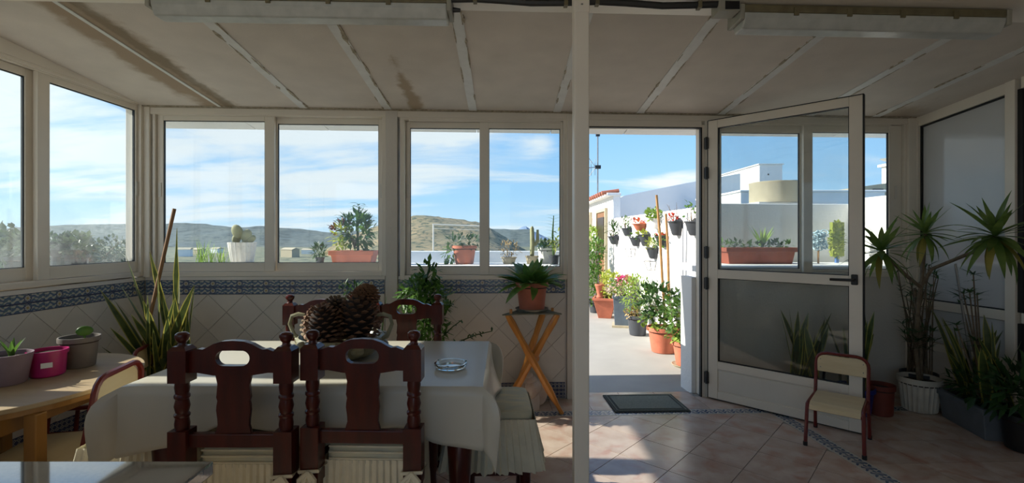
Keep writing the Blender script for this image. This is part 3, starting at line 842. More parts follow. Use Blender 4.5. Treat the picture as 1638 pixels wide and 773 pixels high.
# right-hand terrace wall (corner near the house) and the nook beyond it
tw = setting('terrace_wall')
wA, wB = Vector((2.12, 4.86)), Vector((1.90, 8.15))
def wall_seg(a, b, th, z0, z1, m, root, name='wall_face', side=1):
    d = (b - a).normalized(); n = Vector((d.y, -d.x)) * th * side
    P = [(a.x, a.y, z0), (b.x, b.y, z0), (b.x + n.x, b.y + n.y, z0), (a.x + n.x, a.y + n.y, z0)]
    return MB().hexa(P + [(x, y, z1) for x, y, _ in P]).build(name, m, root, bevel=0.01)
wall_seg(wA, wB, 0.2, -0.1, 1.63, WHITEWASH, tw)
wall_seg(Vector((2.12, 4.86)), Vector((3.80, 4.98)), -0.2, -0.1, 1.65, WHITEWASH, tw, side=1)
wall_seg(Vector((3.62, 4.97)), Vector((3.66, 3.98)), 0.2, -0.1, 1.70, WHITEWASH, tw, side=-1)
# parapet at the far end of the terrace
pp = setting('terrace_parapet')
MB().box(-2.05, 2.2, 9.3, 9.5, -0.1, 1.03).build('wall_face', WHITEWASH, pp, bevel=0.01)
MB().box(-2.05, -0.9, 9.15, 9.3, 0.70, 0.76).box(0.2, 0.9, 9.1, 9.3, 0.70, 0.76).build('bench', WHITEWASH, pp)

# house with a tiled eave at the end of the wall
hs = thing('house', 'low white house with a clay tiled eave and brown doors beyond the terrace pots', 'house', (1.9, 8.2, 0))
hs['kind'] = 'thing'
MB().box(0.0, 0.12, 0.0, 4.2, -0.05, 2.02).build('wall', WHITEWASH, hs)
MB().box(-0.12, 0.13, -0.03, 4.3, 2.02, 2.07).build('eave_band', WHITEWASH, hs, bevel=0.01)
for k in range(22):
    y = 0.02 + k * 0.19
    rt = MB().tube([(-0.20, y, 2.07), (0.0, y, 2.095), (0.10, y, 2.11)], 0.035, 7).build('roof_tile', ROOFTILE, hs, smooth=True)
for y0, y1 in ((0.5, 1.25), (2.0, 2.9)):
    d_ = MB().box(-0.03, 0.01, y0, y1, 0.02, 1.78).build('door', WOODD, hs)
    MB().box(-0.045, -0.03, y0 + 0.09, y1 - 0.09, 1.0, 1.68).build('door_panel', mat('dark_door_glass', srgb(52, 40, 30), 0.3), d_)
    MB().box(-0.05, 0.0, y0 - 0.06, y0, 0.02, 1.84).box(-0.05, 0.0, y1, y1 + 0.06, 0.02, 1.84).box(-0.05, 0.0, y0, y1, 1.78, 1.84).build('door_surround', CREAM, hs)
# antenna mast on that house
an = thing('antenna', 'thin television antenna mast with a yagi on the white house roof', 'antenna', (1.98, 9.95, 2.2))
MB().tube([(0, 0, -0.05), (0, 0, 1.45)], 0.016, 6).build('mast', STEEL, an)
MB().box(-0.04, 0.04, -0.03, 0.03, 1.22, 1.28).build('clamp', BLACK, an); MB().box(-0.05, 0.06, -0.03, 0.03, 0.54, 0.61).build('clamp', BLACK, an)
y_ = MB().tube([(0.02, 0, 0.58), (-0.42, -0.1, 0.52)], 0.010, 6).build('boom', STEEL, an)
mb = MB()
for k in range(5):
    x = -0.06 - k * 0.085; mb.tube([(x, -0.02, 0.40 - k * .01), (x, -0.02, 0.74 - k * .03)], 0.005, 4)
mb.tube([(-0.05, 0, 0.58), (-0.20, 0, 0.78)], 0.006, 4).tube([(-0.05, 0, 0.56), (-0.20, 0, 0.36)], 0.006, 4).build('element', STEEL, y_)
# grey painted building behind the terrace wall
SHADEW = mat('pale_grey_render', srgb(234, 233, 230), 0.85, var=0.03, scale=1.5)
gb = thing('grey_building', 'pale grey gable wall with a rounded end rising behind the potted wall', 'building', (2.04, 8.6, 0))
pr = [(0, -0.5), (0, 1.84), (0.02, 1.95), (0.07, 2.02), (0.16, 2.06), (1.2, 2.27), (2.25, 2.46), (2.25, -0.5)]
MB().prism(pr, 0, 0.25, 'y').build('wall', SHADEW, gb)
MB().box(0.3, 2.2, 0.25, 0.38, -0.5, 1.9).build('buttress', SHADEW, gb)
# white stepped building further right
wbld = thing('white_building', 'tall white building behind the round beige tank', 'building', (4.85, 9.0, 0))
MB().box(0.0, 0.44, 0.0, 3.6, -0.5, 2.68).build('tower', WHITEWASH, wbld, bevel=0.01)
MB().box(-0.02, 0.46, -0.02, 3.62, 2.68, 2.70).build('coping', WHITEWASH, wbld)
MB().box(0.16, 0.18, -0.01, 0.0, 2.48, 2.51).build('wall_hook', BLACK, wbld)
nb = thing('neighbour_building', 'flat grey-white building whose roof edge shows above the nook wall', 'building', (3.3, 6.6, 0))
MB().box(0.0, 2.0, 0.0, 1.5, -0.5, 1.93).build('block', SHADEW, nb)
MB().box(-0.02, 2.02, -0.02, 1.52, 1.93, 1.96).build('roof_edge', SHADEW, nb, bevel=0.01)
MB().box(-0.5, 0.35, -1.4, -1.06, -0.5, 1.69).build('tank_plinth', WHITEWASH, nb)
tk = thing('water_tank', 'short round beige water tank standing on the roof behind the wall', 'tank', (3.065, 5.38, 1.69))
MB().lathe([(0.248, 0.0), (0.252, 0.02), (0.252, 0.20), (0.257, 0.21), (0.257, 0.228), (0.24, 0.232)], 28).build('drum', CREAM, tk, smooth=True)
MB().box(0.16, 0.23, -0.06, 0.02, 0.230, 0.255).build('lid_knob', GREYWALL, tk)
sh = thing('distant_house', 'small beige house with a satellite dish and chimney at the right window', 'house', (7.6, 9.2, 0))
MB().prism([(-0.9, 0), (-0.9, 2.25), (0.3, 2.42), (1.3, 2.42), (1.3, 0)], 0, 2.0, 'y').build('wall', CREAM, sh)
MB().box(-0.45, -0.25, -0.02, 0.0, 2.12, 2.24).build('window', BLACK, sh)
MB().box(0.05, 0.35, 0.1, 0.4, 2.35, 2.72).build('chimney', WHITEWASH, sh)
MB().box(0.0, 0.4, 0.05, 0.45, 2.72, 2.77).build('chimney_cap', WHITEWASH, sh)
MB().lathe([(0.005, 0.0), (0.10, 0.02), (0.16, 0.06)], 14, (0.05, 0.2, 2.80)).tube([(0.1, 0.2, 2.74), (0.1, 0.2, 2.83)], 0.015, 6).build('dish', WHITEWASH, sh)

# ---- landscape
SCRUB = mat('dry_scrub', srgb(120, 112, 84), 0.95, col2=srgb(92, 98, 68), scale=0.03, detail=9)
PINE = mat('dark_hill_pines', srgb(74, 86, 86), 0.95, col2=srgb(92, 100, 94), scale=0.02, detail=8)  # greyed blue-green, aerial haze mixed into the colour
HAZEHILL = mat('haze_blue_mountain', srgb(112, 132, 156), 0.95, var=0.04, scale=0.001)  # pale blue is distance haze painted into the base colour
def hill_mat(name, c1, c2, c3, sc):
    m = mat(name, c1, 0.95, col2=c2, scale=sc, detail=10)
    nt = m.node_tree; b = nt.nodes['Principled BSDF']; src = b.inputs['Base Color'].links[0].from_socket
    tc = nt.nodes.new('ShaderNodeTexCoord'); n = nt.nodes.new('ShaderNodeTexNoise'); n.inputs['Scale'].default_value = sc * 6; n.inputs['Detail'].default_value = 8; n.inputs['Roughness'].default_value = 0.7
    nt.links.new(tc.outputs['Object'], n.inputs['Vector'])
    r = nt.nodes.new('ShaderNodeMapRange'); r.inputs['From Min'].default_value = 0.5; r.inputs['From Max'].default_value = 0.56
    nt.links.new(n.outputs['Fac'], r.inputs['Value'])
    mx = nt.nodes.new('ShaderNodeMixRGB'); mx.inputs['Color2'].default_value = c3
    nt.links.new(r.outputs[0], mx.inputs['Fac']); nt.links.new(src, mx.inputs['Color1']); nt.links.new(mx.outputs[0], b.inputs['Base Color'])
    return m
HILL = hill_mat('rocky_hill_scrub', srgb(152, 130, 94), srgb(112, 106, 78), srgb(58, 68, 48), 0.03)
from mathutils import noise as mnoise
def heightfield(name, x0, x1, y0, y1, nx, ny, fn, m):
    vs, fs = [], []
    for j in range(ny):
        for i in range(nx):
            x = x0 + (x1 - x0) * i / (nx - 1); y = y0 + (y1 - y0) * j / (ny - 1)
            vs.append((x, y, fn(x, y)))
    for j in range(ny - 1):
        for i in range(nx - 1): fs.append((j*nx+i, j*nx+i+1, (j+1)*nx+i+1, (j+1)*nx+i))
    o = MB().add(vs, fs).build(name, m, None, smooth=True, recalc=False)
    return struct(o)
def fbm(x, y, s, o=5): return mnoise.fractal(Vector((x / s, y / s, 1.7)), 0.9, 2.0, o)
GROUND = hill_mat('valley_scrub', srgb(128, 124, 96), srgb(100, 106, 82), srgb(64, 76, 58), 0.02)
heightfield('terrain_ground', -2500, 2500, 12, 4500, 60, 50, lambda x, y: -7 - min(12, y * 0.02) + fbm(x, y, 400) * 3 * min(1, y / 300), GROUND)
heightfield('terrain_left', -260, -3.4, -30, 30, 30, 16, lambda x, y: -5 + fbm(x, y, 30) * 0.5, SCRUB)
def hill_mid(x, y):
    px = CX + FPX * x / y
    ridge = [(520, 400), (560, 377), (600, 362), (640, 352), (665, 346), (690, 344.5), (720, 348), (760, 355), (785, 365), (810, 380), (840, 400), (900, 430)]
    yy = 420
    if ridge[0][0] <= px <= ridge[-1][0]:
        for (a, ya), (b, yb) in zip(ridge, ridge[1:]):
            if a <= px <= b: yy = ya + (yb - ya) * (px - a) / (b - a); break
    top = (CY - yy) / FPX * 520
    w = math.exp(-((y - 520) / 150.0) ** 2)
    return -22 + (top + 22) * w + fbm(x, y, 40) * 3.0 * (0.35 + 0.65 * w) + fbm(x + 9, y, 9, 3) * 0.8
heightfield('terrain_hill', -330, 120, 300, 700, 120, 90, hill_mid, HILL)
def hill_left(x, y):
    base = 34 + 10 * math.sin(x / 210.0 + 0.6) + fbm(x, 0, 160) * 9 - max(0, (x + 500) / 900.0) * 22
    return -25 + (base + 25) * math.exp(-((y - 1500) / 330.0) ** 2) + fbm(x, y, 60) * 3
RIDGE = hill_mat('wooded_ridge', srgb(80, 92, 92), srgb(92, 100, 92), srgb(54, 68, 68), 0.008)  # bluish green carries aerial haze in the base colour
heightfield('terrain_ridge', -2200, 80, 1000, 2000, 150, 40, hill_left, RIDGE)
def far_m(x, y): return -40 + (200 - abs(x - 330) * 0.45 + fbm(x, 0, 300) * 60) * math.exp(-((y - 7000) / 700.0) ** 2)
heightfield('terrain_mountain', -200, 1000, 6000, 8000, 60, 24, far_m, HAZEHILL)

# far houses on the valley floor
rgv = random.Random(77)
for k, (px, Yv, lab) in enumerate(((296, 420, 'tiny pale house far in the valley, leftmost of five, behind the brown stick'), (318, 470, 'tiny pale house far in the valley, second from the left of five'), (347, 540, 'tiny white house far in the valley behind the grass tuft'),
                                 (464, 400, 'tiny pale house far in the valley just right of the first window mullion'), (494, 520, 'tiny pale house far in the valley left of the small spiky plant'))):
    zb_ = -7 - min(12, Yv * 0.02) - 3
    xv = (px - CX) / FPX * Yv
    hv = thing('valley_house', lab, 'house', (xv, Yv, zb_), rgv.uniform(-.5, .5), 'far houses in the valley')
    w_, d2, h_ = rgv.uniform(8, 14), rgv.uniform(7, 10), rgv.uniform(7.5, 9.5)
    MB().box(-w_/2, w_/2, -d2/2, d2/2, 0, h_).build('wall', CREAM if k % 2 else WHITEWASH, hv)
    MB().prism([(-d2/2 - .3, h_), (0, h_ + 1.6), (d2/2 + .3, h_)], -w_/2 - .3, w_/2 + .3, 'x').build('roof', CREAM, hv)
# ---- foliage helper
def fuzz(mb, c, rad, n, ll, lw, rng, up=0.3, shell=0.55, droop=0.5):
    for _ in range(n):
        while True:
            d = Vector((rng.uniform(-1, 1), rng.uniform(-1, 1), rng.uniform(-1, 1)))
            if 0.05 < d.length <= 1: break
        d = d.normalized() * (shell + (1 - shell) * rng.random()) if rng.random() < 0.75 else d
        p = Vector((c[0] + d.x * rad[0], c[1] + d.y * rad[1], c[2] + d.z * rad[2]))
        dr = (d + Vector((rng.uniform(-.8, .8), rng.uniform(-.8, .8), rng.uniform(-.8, .8) + up))).normalized()
        k = rng.uniform(0.7, 1.3)
        mb.leaf(p, dr, ll * k, lw * k, droop=droop * rng.random(), prof=[0.25, 1.0, 0.05], fold=0.12, up=Vector((rng.uniform(-.3, .3), rng.uniform(-.3, .3), 1)))
    return mb
def twigs(mb, base, tips, r=0.006, bend=0.15, rng=RNG):
    for t in tips:
        a = Vector(base); b = Vector(t); m = (a + b) / 2 + Vector((rng.uniform(-1, 1), rng.uniform(-1, 1), 0.3)) * bend * (b - a).length
        mb.tube([a, (a + m) / 2 + (m - (a + b) / 2) * 0.3, m, b], [r, r * .9, r * .75, r * .4], 5)
    return mb

# ---- trees beyond the left windows
TREE = leaf_mat('olive_tree_leaf', srgb(66, 80, 60), srgb(92, 104, 78), scale=1.5)
def tree(px, ytop, Y, w, label, seed, zb=-5.0):
    rng = random.Random(seed)
    top = at(px, ytop, Y); 
    r = thing('tree', label, 'tree', (top.x, Y, zb), group=None)
    Ht = top.z - zb
    tr = MB().tube([(0, 0, -0.3), (0.1, 0, Ht * 0.35), (-0.1, 0.1, Ht * 0.7)], [0.28, 0.2, 0.1], 7)
    for k in range(5):
        a = rng.uniform(0, 6.3); tr.tube([(0, 0, Ht * (0.3 + 0.08 * k)), (math.cos(a) * w * .5, math.sin(a) * w * .5, Ht * (0.55 + .08 * k))], [0.1, 0.04], 5)
    tr.build('trunk', BARK, r)
    f = MB()
    for k in range(8):
        a = rng.uniform(0, 6.3); q = rng.uniform(0.1, 0.75)
        c = (math.cos(a) * w * q, math.sin(a) * w * q, Ht * rng.uniform(0.5, 0.86))
        fuzz(f, c, (w * .45, w * .45, Ht * 0.13), 230, 0.28, 0.16, rng)
    f.build('crown', TREE, r, kind='stuff', recalc=False)
for a in ((25, 349, 15, 1.6, 'broad olive-green tree beyond the nearest pane of the left window', 1),
          (90, 362, 27, 2.0, 'low wide tree just right of the left window mullion', 2),
          (127, 359, 20, 1.1, 'slender tall-crowned tree mid-way along the left window', 3),
          (152, 368, 34, 2.8, 'rounded grey-green tree in the right half of the left window', 4),
          (196, 378, 42, 2.6, 'small far tree by the corner end of the left window', 5)):
    tree(*a)
# clothes-line frame on the far parapet
cl = thing('clothesline_frame', 'thin white clothes-line frame beyond the terrace seen through the second window', 'clothes line', (at(693, 380, 10.5).x, 10.5, -0.02))
MB().tube([(0, 0, -0.3), (0, 0, 1.62)], 0.018, 6).tube([(1.1, 0, -0.3), (1.1, 0, 1.58)], 0.018, 6).build('post', ALU2, cl)
MB().tube([(-0.02, 0, 1.61), (1.12, 0, 1.57)], 0.014, 6).build('crossbar', ALU2, cl)
mb = MB()
for dy in (0.03, -0.03): mb.tube([(0, dy, 1.52), (1.1, dy, 1.48)], 0.004, 4)
mb.build('line', ALU2, cl)
MB().box(-3.2, 5, 14.0, 15, -0.5, -0.02).build('terrace_slab', PAINT, terr)
MB().box(-8.0, 6.0, -9.0, -2.33, -0.3, -0.02).build('bounce_terrace', mat('warm_bounce_paving', srgb(186, 166, 140), .8, var=.1), terr)  # unseen slab behind the house, added for warm bounce light
# folding chair silhouettes on the terrace
def folding(px, Y, label):
    p = at(px, 380, Y)
    r = thing('folding_chair', label, 'chair', (p.x, Y, -0.018))
    m = MB()
    for x in (-0.2, 0.2): m.tube([(x, -0.22, 0), (x, 0.16, 0.88)], 0.012, 6).tube([(x, 0.2, 0), (x, -0.18, 0.45)], 0.012, 6)
    m.tube([(-0.2, 0.155, 0.87), (0.2, 0.155, 0.87)], 0.012, 6).tube([(-0.2, 0.12, 0.78), (0.2, 0.12, 0.78)], 0.008, 6)
    m.build('frame', DARKPOT, r); MB().box(-0.2, 0.2, -0.18, 0.2, 0.435, 0.455).build('seat', DARKPOT, r)
folding(703, 7.0, 'dark folding chair on the terrace behind the terracotta sill pot')

# ================================================================== POTS
def pot(root, rt, rb, hh, m=TERRACOTTA, rim=True, soil=True, n=24, saucer=None, ribs=0, z0=0.0):
    t = max(0.006, rt * 0.07)
    if saucer:
        MB().lathe([(rt * 0.85, 0), (rt * 1.02, 0.022), (rt * 0.98, 0.024), (rt * 0.8, 0.008)], n).build('saucer', saucer, root, smooth=True); z0 += 0.009
    pr = [(rb * 0.92, z0), (rb, z0 + 0.006)]
    rimh = hh * 0.16
    if rim:
        k = (rt * 0.93 - rb) * 0.84
        pr += [(rb + k, z0 + hh - rimh), (rt, z0 + hh - rimh * 0.98), (rt * 1.01, z0 + hh - rimh * .3), (rt, z0 + hh)]
    else:
        pr += [(rt, z0 + hh - 0.004), (rt * 1.01, z0 + hh)]
    pr += [(rt - t, z0 + hh), (rt - t * 1.3, z0 + hh * 0.82), (0.01, z0 + hh * 0.80)]
    mb = MB().lathe(pr, n)
    if ribs:
        vs = mb.v; 
        for i, (x, y, z) in enumerate(vs):
            if i // n in (1, 2) or (rim and i // n == 2):
                a = math.atan2(y, x); f = 1 + 0.05 * math.cos(a * ribs); vs[i] = (x * f, y * f, z)
    o = mb.build('pot', m, root, smooth=True)
    if soil: MB().lathe([(rt - t * 1.2, z0 + hh * 0.8), (rt - t * 1.2, z0 + hh * 0.86), ((rt - t) * 0.5, z0 + hh * 0.885), (0.005, z0 + hh * 0.89)], n).build('soil', SOIL, root, smooth=True)
    return z0 + hh * 0.88
def square_pot(root, wt, dt, wb_, db, hh, m, lip=0.02):
    mb = MB().hexa([(-wb_/2, -db/2, 0), (wb_/2, -db/2, 0), (wb_/2, db/2, 0), (-wb_/2, db/2, 0), (-wt/2, -dt/2, hh), (wt/2, -dt/2, hh), (wt/2, dt/2, hh), (-wt/2, dt/2, hh)])
    o = mb.build('pot', m, root, bevel=0.005)
    bars(MB(), 0, 1, 0, 1, .1, .9, .1, .9, 0, 1)
    l = MB()
    a, b_, t = wt/2 + lip * .5, dt/2 + lip * .5, 0.018
    l.box(-a, a, -b_, -b_ + t + lip * .5, hh - 0.035, hh + 0.004).box(-a, a, b_ - t - lip * .5, b_, hh - 0.035, hh + 0.004).box(-a, -a + t + lip * .5, -b_ + t, b_ - t, hh - 0.035, hh + 0.004).box(a - t - lip * .5, a, -b_ + t, b_ - t, hh - 0.035, hh + 0.004)
    l.build('rim', m, root, bevel=0.003)
    MB().box(-a + 0.025, a - 0.025, -b_ + 0.025, b_ - 0.025, hh - 0.02, hh + 0.0005).build('soil', SOIL, root)
    return hh
def bush(root, c, rad, n, ll, lw, m, seed, name='foliage', base=None, ntw=6, **kw):
    rng = random.Random(seed)
    base = base or (0, 0, c[2] - rad[2])
    tips = [(c[0] + rng.uniform(-.6, .6) * rad[0], c[1] + rng.uniform(-.6, .6) * rad[1], c[2] + rng.uniform(-.2, .8) * rad[2]) for _ in range(ntw)]
    twigs(MB(), base, tips, 0.006 if rad[0] > 0.1 else 0.003, rng=rng).build('stem', BARK, root)
    fuzz(MB(), c, rad, n, ll, lw, rng, **kw).build(name, m, root, kind='stuff', recalc=False)

# ---- the row of pots along the terrace wall
TZ = -0.018
def tp(px, py): 
    p = on_z(px, py, TZ); return p
p = tp(1098, 586); q = thing('potted_plant', 'small terracotta pot with leafy green plant, nearest the door cheek', 'potted plant', p)
pot(q, 0.145, 0.10, 0.25, saucer=CREAM); bush(q, (0.0, 0, 0.50), (0.27, 0.25, 0.27), 420, 0.06, 0.045, GREEN, 11); fuzz(MB(), (0.02, 0, .32), (.22, .2, .12), 150, .05, .04, random.Random(5)).build('foliage', GRASS_L, q, kind='stuff', recalc=False)
p = tp(1061, 563); q = thing('potted_plant', 'wide round terracotta pot with dark and light green leafy shrub', 'potted plant', p)
pot(q, 0.185, 0.13, 0.29); bush(q, (-0.06, 0, 0.58), (0.25, 0.22, 0.22), 420, 0.065, 0.045, DKGREEN, 12); fuzz(MB(), (-.02, 0, .38), (.26, .2, .13), 200, .05, .04, random.Random(6)).build('foliage', GRASS_L, q, kind='stuff', recalc=False)
p = tp(1020, 536); q = thing('potted_plant', 'dark grey round pot with fine yellow-green shrub', 'potted plant', p)
pot(q, 0.15, 0.105, 0.27, DARKPOT); bush(q, (-0.02, 0, 0.56), (0.22, 0.2, 0.27), 620, 0.055, 0.02, GRASS_L, 13); fuzz(MB(), (-.06, 0, .30), (.13, .12, .07), 90, .05, .025, random.Random(8)).build('dry_leaves', STRAW, q, kind='stuff', recalc=False)
p = tp(997, 522); q = thing('potted_plant', 'tall square blue-grey planter with magenta flowers', 'potted plant', p, -0.25)
square_pot(q, 0.29, 0.29, 0.24, 0.24, 0.46, mat('blue_grey_planter', srgb(92, 104, 116), 0.5)); MB().box(-0.16, 0.16, -0.16, 0.16, -0.0, 0.03).build('tray', CREAM, q)
bush(q, (0.0, 0, 0.58), (0.22, 0.2, 0.13), 260, 0.05, 0.03, GREEN, 14)
fuzz(MB(), (-0.08, -.02, 0.53), (.2, .18, .09), 180, .04, .025, random.Random(3)).build('pale_flowers', mat('pale_pink_petal', srgb(206, 176, 160), 0.7), q, kind='stuff', recalc=False)
fuzz(MB(), (0.03, 0, 0.68), (0.14, 0.14, 0.07), 170, 0.045, 0.035, random.Random(4)).build('flowers', mat('magenta_petal', srgb(196, 62, 112), 0.6), q, kind='stuff', recalc=False)
p = tp(968, 508); q = thing('potted_plant', 'large square terracotta planter with yellow-green foliage', 'potted plant', p, -0.3)
square_pot(q, 0.36, 0.36, 0.20, 0.20, 0.33, TERRACOTTA); bush(q, (0.08, 0, 0.52), (0.2, 0.2, 0.24), 420, 0.06, 0.04, YGREEN, 15)
tz = TZ + 0.33
q2 = thing('terracotta_urn', 'small terracotta urn standing in the square planter', 'urn', (p.x - 0.10, p.y - 0.06, tz - 0.001))
MB().lathe([(0.055, 0), (0.06, 0.02), (0.045, 0.05), (0.05, 0.09), (0.075, 0.19), (0.085, 0.21), (0.08, 0.225), (0.065, 0.225), (0.055, 0.19), (0.005, 0.15)], 18).build('body', TERRACOTTA, q2, smooth=True)
for i, (px, py, hh, sd, lab, m_) in enumerate(((953, 500, 1.30, 16, 'tall bright green climbing shrub beside the white post, nearer one', GREEN), (948, 486, 1.7, 17, 'tall green shrub by the far house door, further one', GRASS_L))):
    p = tp(px, py); q = thing('shrub', lab, 'shrub', p)
    pot(q, 0.14, 0.1, 0.22, DARKPOT)
    for k in range(4):
        c = (0.05 * (k % 2) - 0.05, 0, 0.35 + hh * 0.19 * k)
        fuzz(MB(), c, (0.22 - .02 * k, 0.2, 0.22), 230, 0.07, 0.035, random.Random(sd * 7 + k)).build('foliage', m_, q, kind='stuff', recalc=False)
    MB().tube([(0, 0, 0.15), (0.03, 0, hh * .5), (0, 0, hh)], [0.012, 0.01, 0.005], 5).build('stem', BARK, q)
# two bamboo canes leaning by the pots
for (x0, y0, x1, y1, Y0, Y1, lab) in ((1064, 482, 1050, 312, 5.46, 5.40, 'long bamboo cane standing in the round terracotta pot, the taller one'), (1072, 482, 1065, 342, 5.50, 5.5, 'thinner bamboo cane standing in the round terracotta pot, the shorter one')):
    a, b_ = at(x0, y0 + 30, Y0), at(x1, y1, Y1)
    o = MB().tube([a, a.lerp(b_, .35), a.lerp(b_, .7) + Vector((.008, 0, 0)), b_], [0.016, 0.016, 0.015, 0.014], 7).build('bamboo_cane', CANE, smooth=True); tag(o, lab, 'cane')

# ---- pots hung on the sunlit wall
def wallx(Y): return wA.x + (wB.x - wA.x) * (Y - wA.y) / (wB.y - wA.y)
WN = math.atan2(wB.y - wA.y, wB.x - wA.x)
def hung(px, ytop, ybot, label, m=DARKPOT, w=None, foliage=None, cat='wall pot', group=None):
    """Half pot whose flat back hangs against the wall, placed where its pixel meets that wall."""
    rx_ = (px - CX) / FPX
    k = (wB.x - wA.x) / (wB.y - wA.y)
    Y = (wA.x - k * wA.y) / (rx_ - k)
    Y -= 0.12; X = wallx(Y)
    z1 = HC - (ytop - CY) / FPX * Y; z0 = HC - (ybot - CY) / FPX * Y
    hh = z1 - z0
    r = thing('wall_pot', label, cat, (X - 0.002, Y, z0), WN)
    # local: x along the wall (away from the house), y = left of it = outward
    w = w or 0.11
    prof = [(w * 0.5, 0.0), (w * 0.62, hh * 0.1), (w * 0.95, hh * 0.9), (w * 1.05, hh * 0.93), (w * 1.05, hh), (w * 0.9, hh), (w * 0.85, hh * 0.85), (0.005, hh * 0.83)]
    vs, fs = [], []; n = 13
    for rr, z in prof:
        for j in range(n):
            a = PI * j / (n - 1); vs.append((rr * math.cos(a), rr * math.sin(a) * 1.15, z))
    for i in range(len(prof) - 1):
        for j in range(n - 1): fs.append((i*n+j, i*n+j+1, (i+1)*n+j+1, (i+1)*n+j))
    L0 = [i * n for i in range(len(prof))]; L1 = [i * n + n - 1 for i in range(len(prof))]
    fs.append(L0[:5] + L1[:5][::-1]); fs.append(list(range(n)))
    MB().add(vs, fs).build('pot', m, r, smooth=True)
    MB().prism([(-w * 1.0, hh * .5), (w * 1.0, hh * .5), (w * 0.9, hh * 1.05), (w * .45, hh * 1.22), (-w * .45, hh * 1.22), (-w * .9, hh * 1.05)], 0.001, 0.006, 'y').build('back_plate', m, r)
    MB().lathe([(w * .86, hh * .8), (w * .84, hh * .9), (0.004, hh * .92)], 14, sx=0.98, sy=0.98).build('soil', SOIL, r) if False else None
    if foliage: foliage(r, w, hh)
    return r
def leafy(m, ll=0.05, lw=0.035, n=110, up=0.5, dz=0.07, rz=0.09, rr=1.0, seed=1, name='foliage'):
    def f(r, w, hh):
        fuzz(MB(), (0, w * .6, hh + dz), (w * rr, w * .6 * rr, rz), n, ll, lw, random.Random(seed), up=up).build(name, m, r, kind='stuff', recalc=False)
    return f
def multi(*fs):
    def f(r, w, hh):
        for g in fs: g(r, w, hh)
    return f
REDFL = mat('red_petal', srgb(198, 66, 48), 0.6); ORFL = mat('orange_petal', srgb(214, 112, 50), 0.6)
def bare(seed):
    def f(r, w, hh):
        rng = random.Random(seed)
        twigs(MB(), (0, w * .5, hh * .8), [(rng.uniform(-1, 1) * w, w * rng.uniform(.2, 1.2), hh + rng.uniform(.06, .22)) for _ in range(6)], 0.004, rng=rng).build('twig', BARK, r)
    return f
hung(1106, 354, 377, 'black wall pot with bare twigs, nearest the open door', foliage=multi(bare(2), leafy(GREEN, n=14, rr=1.2, dz=.12, rz=.1, seed=3)))
hung(1079, 354, 377, 'black wall pot with red flowers, second from the open door', foliage=multi(leafy(REDFL, .032, .028, 36, rr=1.0, dz=.03, rz=.05, seed=4), bare(5)))
hung(1047, 350, 366, 'white wall pot with bright green bushy plant at the wall top', m=WHITEWASH, foliage=leafy(GRASS_L, .05, .04, 170, dz=.05, rz=.08, rr=1.3, seed=6))
hung(1058, 378, 395, 'dark wall pot with reddish plant behind the bamboo canes', foliage=multi(leafy(REDFL, .03, .022, 34, dz=.02, rz=.04, rr=1.2, seed=8), leafy(GREEN, .05, .03, 60, dz=-.06, rz=.1, rr=1.2, seed=9)))
hung(1031, 375, 394, 'dark wall pot with a yellow rim plant in the middle of the hanging group', foliage=leafy(YGREEN, .04, .03, 70, dz=.01, rz=.03, rr=1.2, seed=10))
hung(1043, 396, 414, 'dark wall pot with dry yellow plant, lowest of the hanging group', foliage=leafy(YGREEN, .045, .012, 160, dz=.03, rz=.08, rr=1.0, seed=11))
hung(1016, 380, 394, 'small dark wall pot left of the yellow rimmed one', foliage=leafy(GREEN, .04, .03, 30, dz=.02, rz=.04, seed=12))
hung(1003, 365, 378, 'grey wall pot with trailing grey-green plant and sticks', foliage=multi(bare(13), leafy(GREEN, .05, .02, 90, dz=.06, rz=.12, rr=1.1, seed=14)))
hung(983, 378, 391, 'grey wall pot with long cactus stems, furthest from the door', w=0.13, foliage=multi(bare(15), leafy(DKGREEN, .12, .03, 60, dz=.1, rz=.14, rr=1.0, seed=16)))
hung(1024, 358, 370, 'terracotta coloured wall pot with orange-red flowers', m=TERRACOTTA, w=0.13, foliage=multi(leafy(ORFL, .035, .03, 46, dz=.03, rz=.06, rr=1.0, seed=17), leafy(REDFL, .035, .03, 22, dz=.02, rz=.05, seed=18)))
def holder(px, py, label):
    rx_ = (px - CX) / FPX; k = (wB.x - wA.x) / (wB.y - wA.y); Y = (wA.x - k * wA.y) / (rx_ - k); z = HC - (py - CY) / FPX * Y
    r = thing('wire_pot_holder', label, 'pot holder', (wallx(Y) - 0.004, Y, z), WN)
    pts = [(0.11 * math.cos(a), 0.12 * math.sin(a) + .002, 0) for a in [PI * i / 10 for i in range(11)]]
    MB().tube(pts + [pts[0]], 0.004, 5).tube([(x * .6, y * .6 + .001, -.12) for x, y, z_ in pts], 0.004, 5).tube([pts[0], (pts[0][0]*.6, .002, -.12)], .004, 5).tube([pts[10], (pts[10][0]*.6, .002, -.12)], .004, 5).tube([pts[5], (0, pts[5][1]*.6, -.12)], .004, 5).build('wire_ring', STEEL, r)
holder(1013, 398, 'empty wire pot holder on the white wall, left one')
holder(1045, 418, 'empty wire pot holder on the white wall, right one under the dry plant')

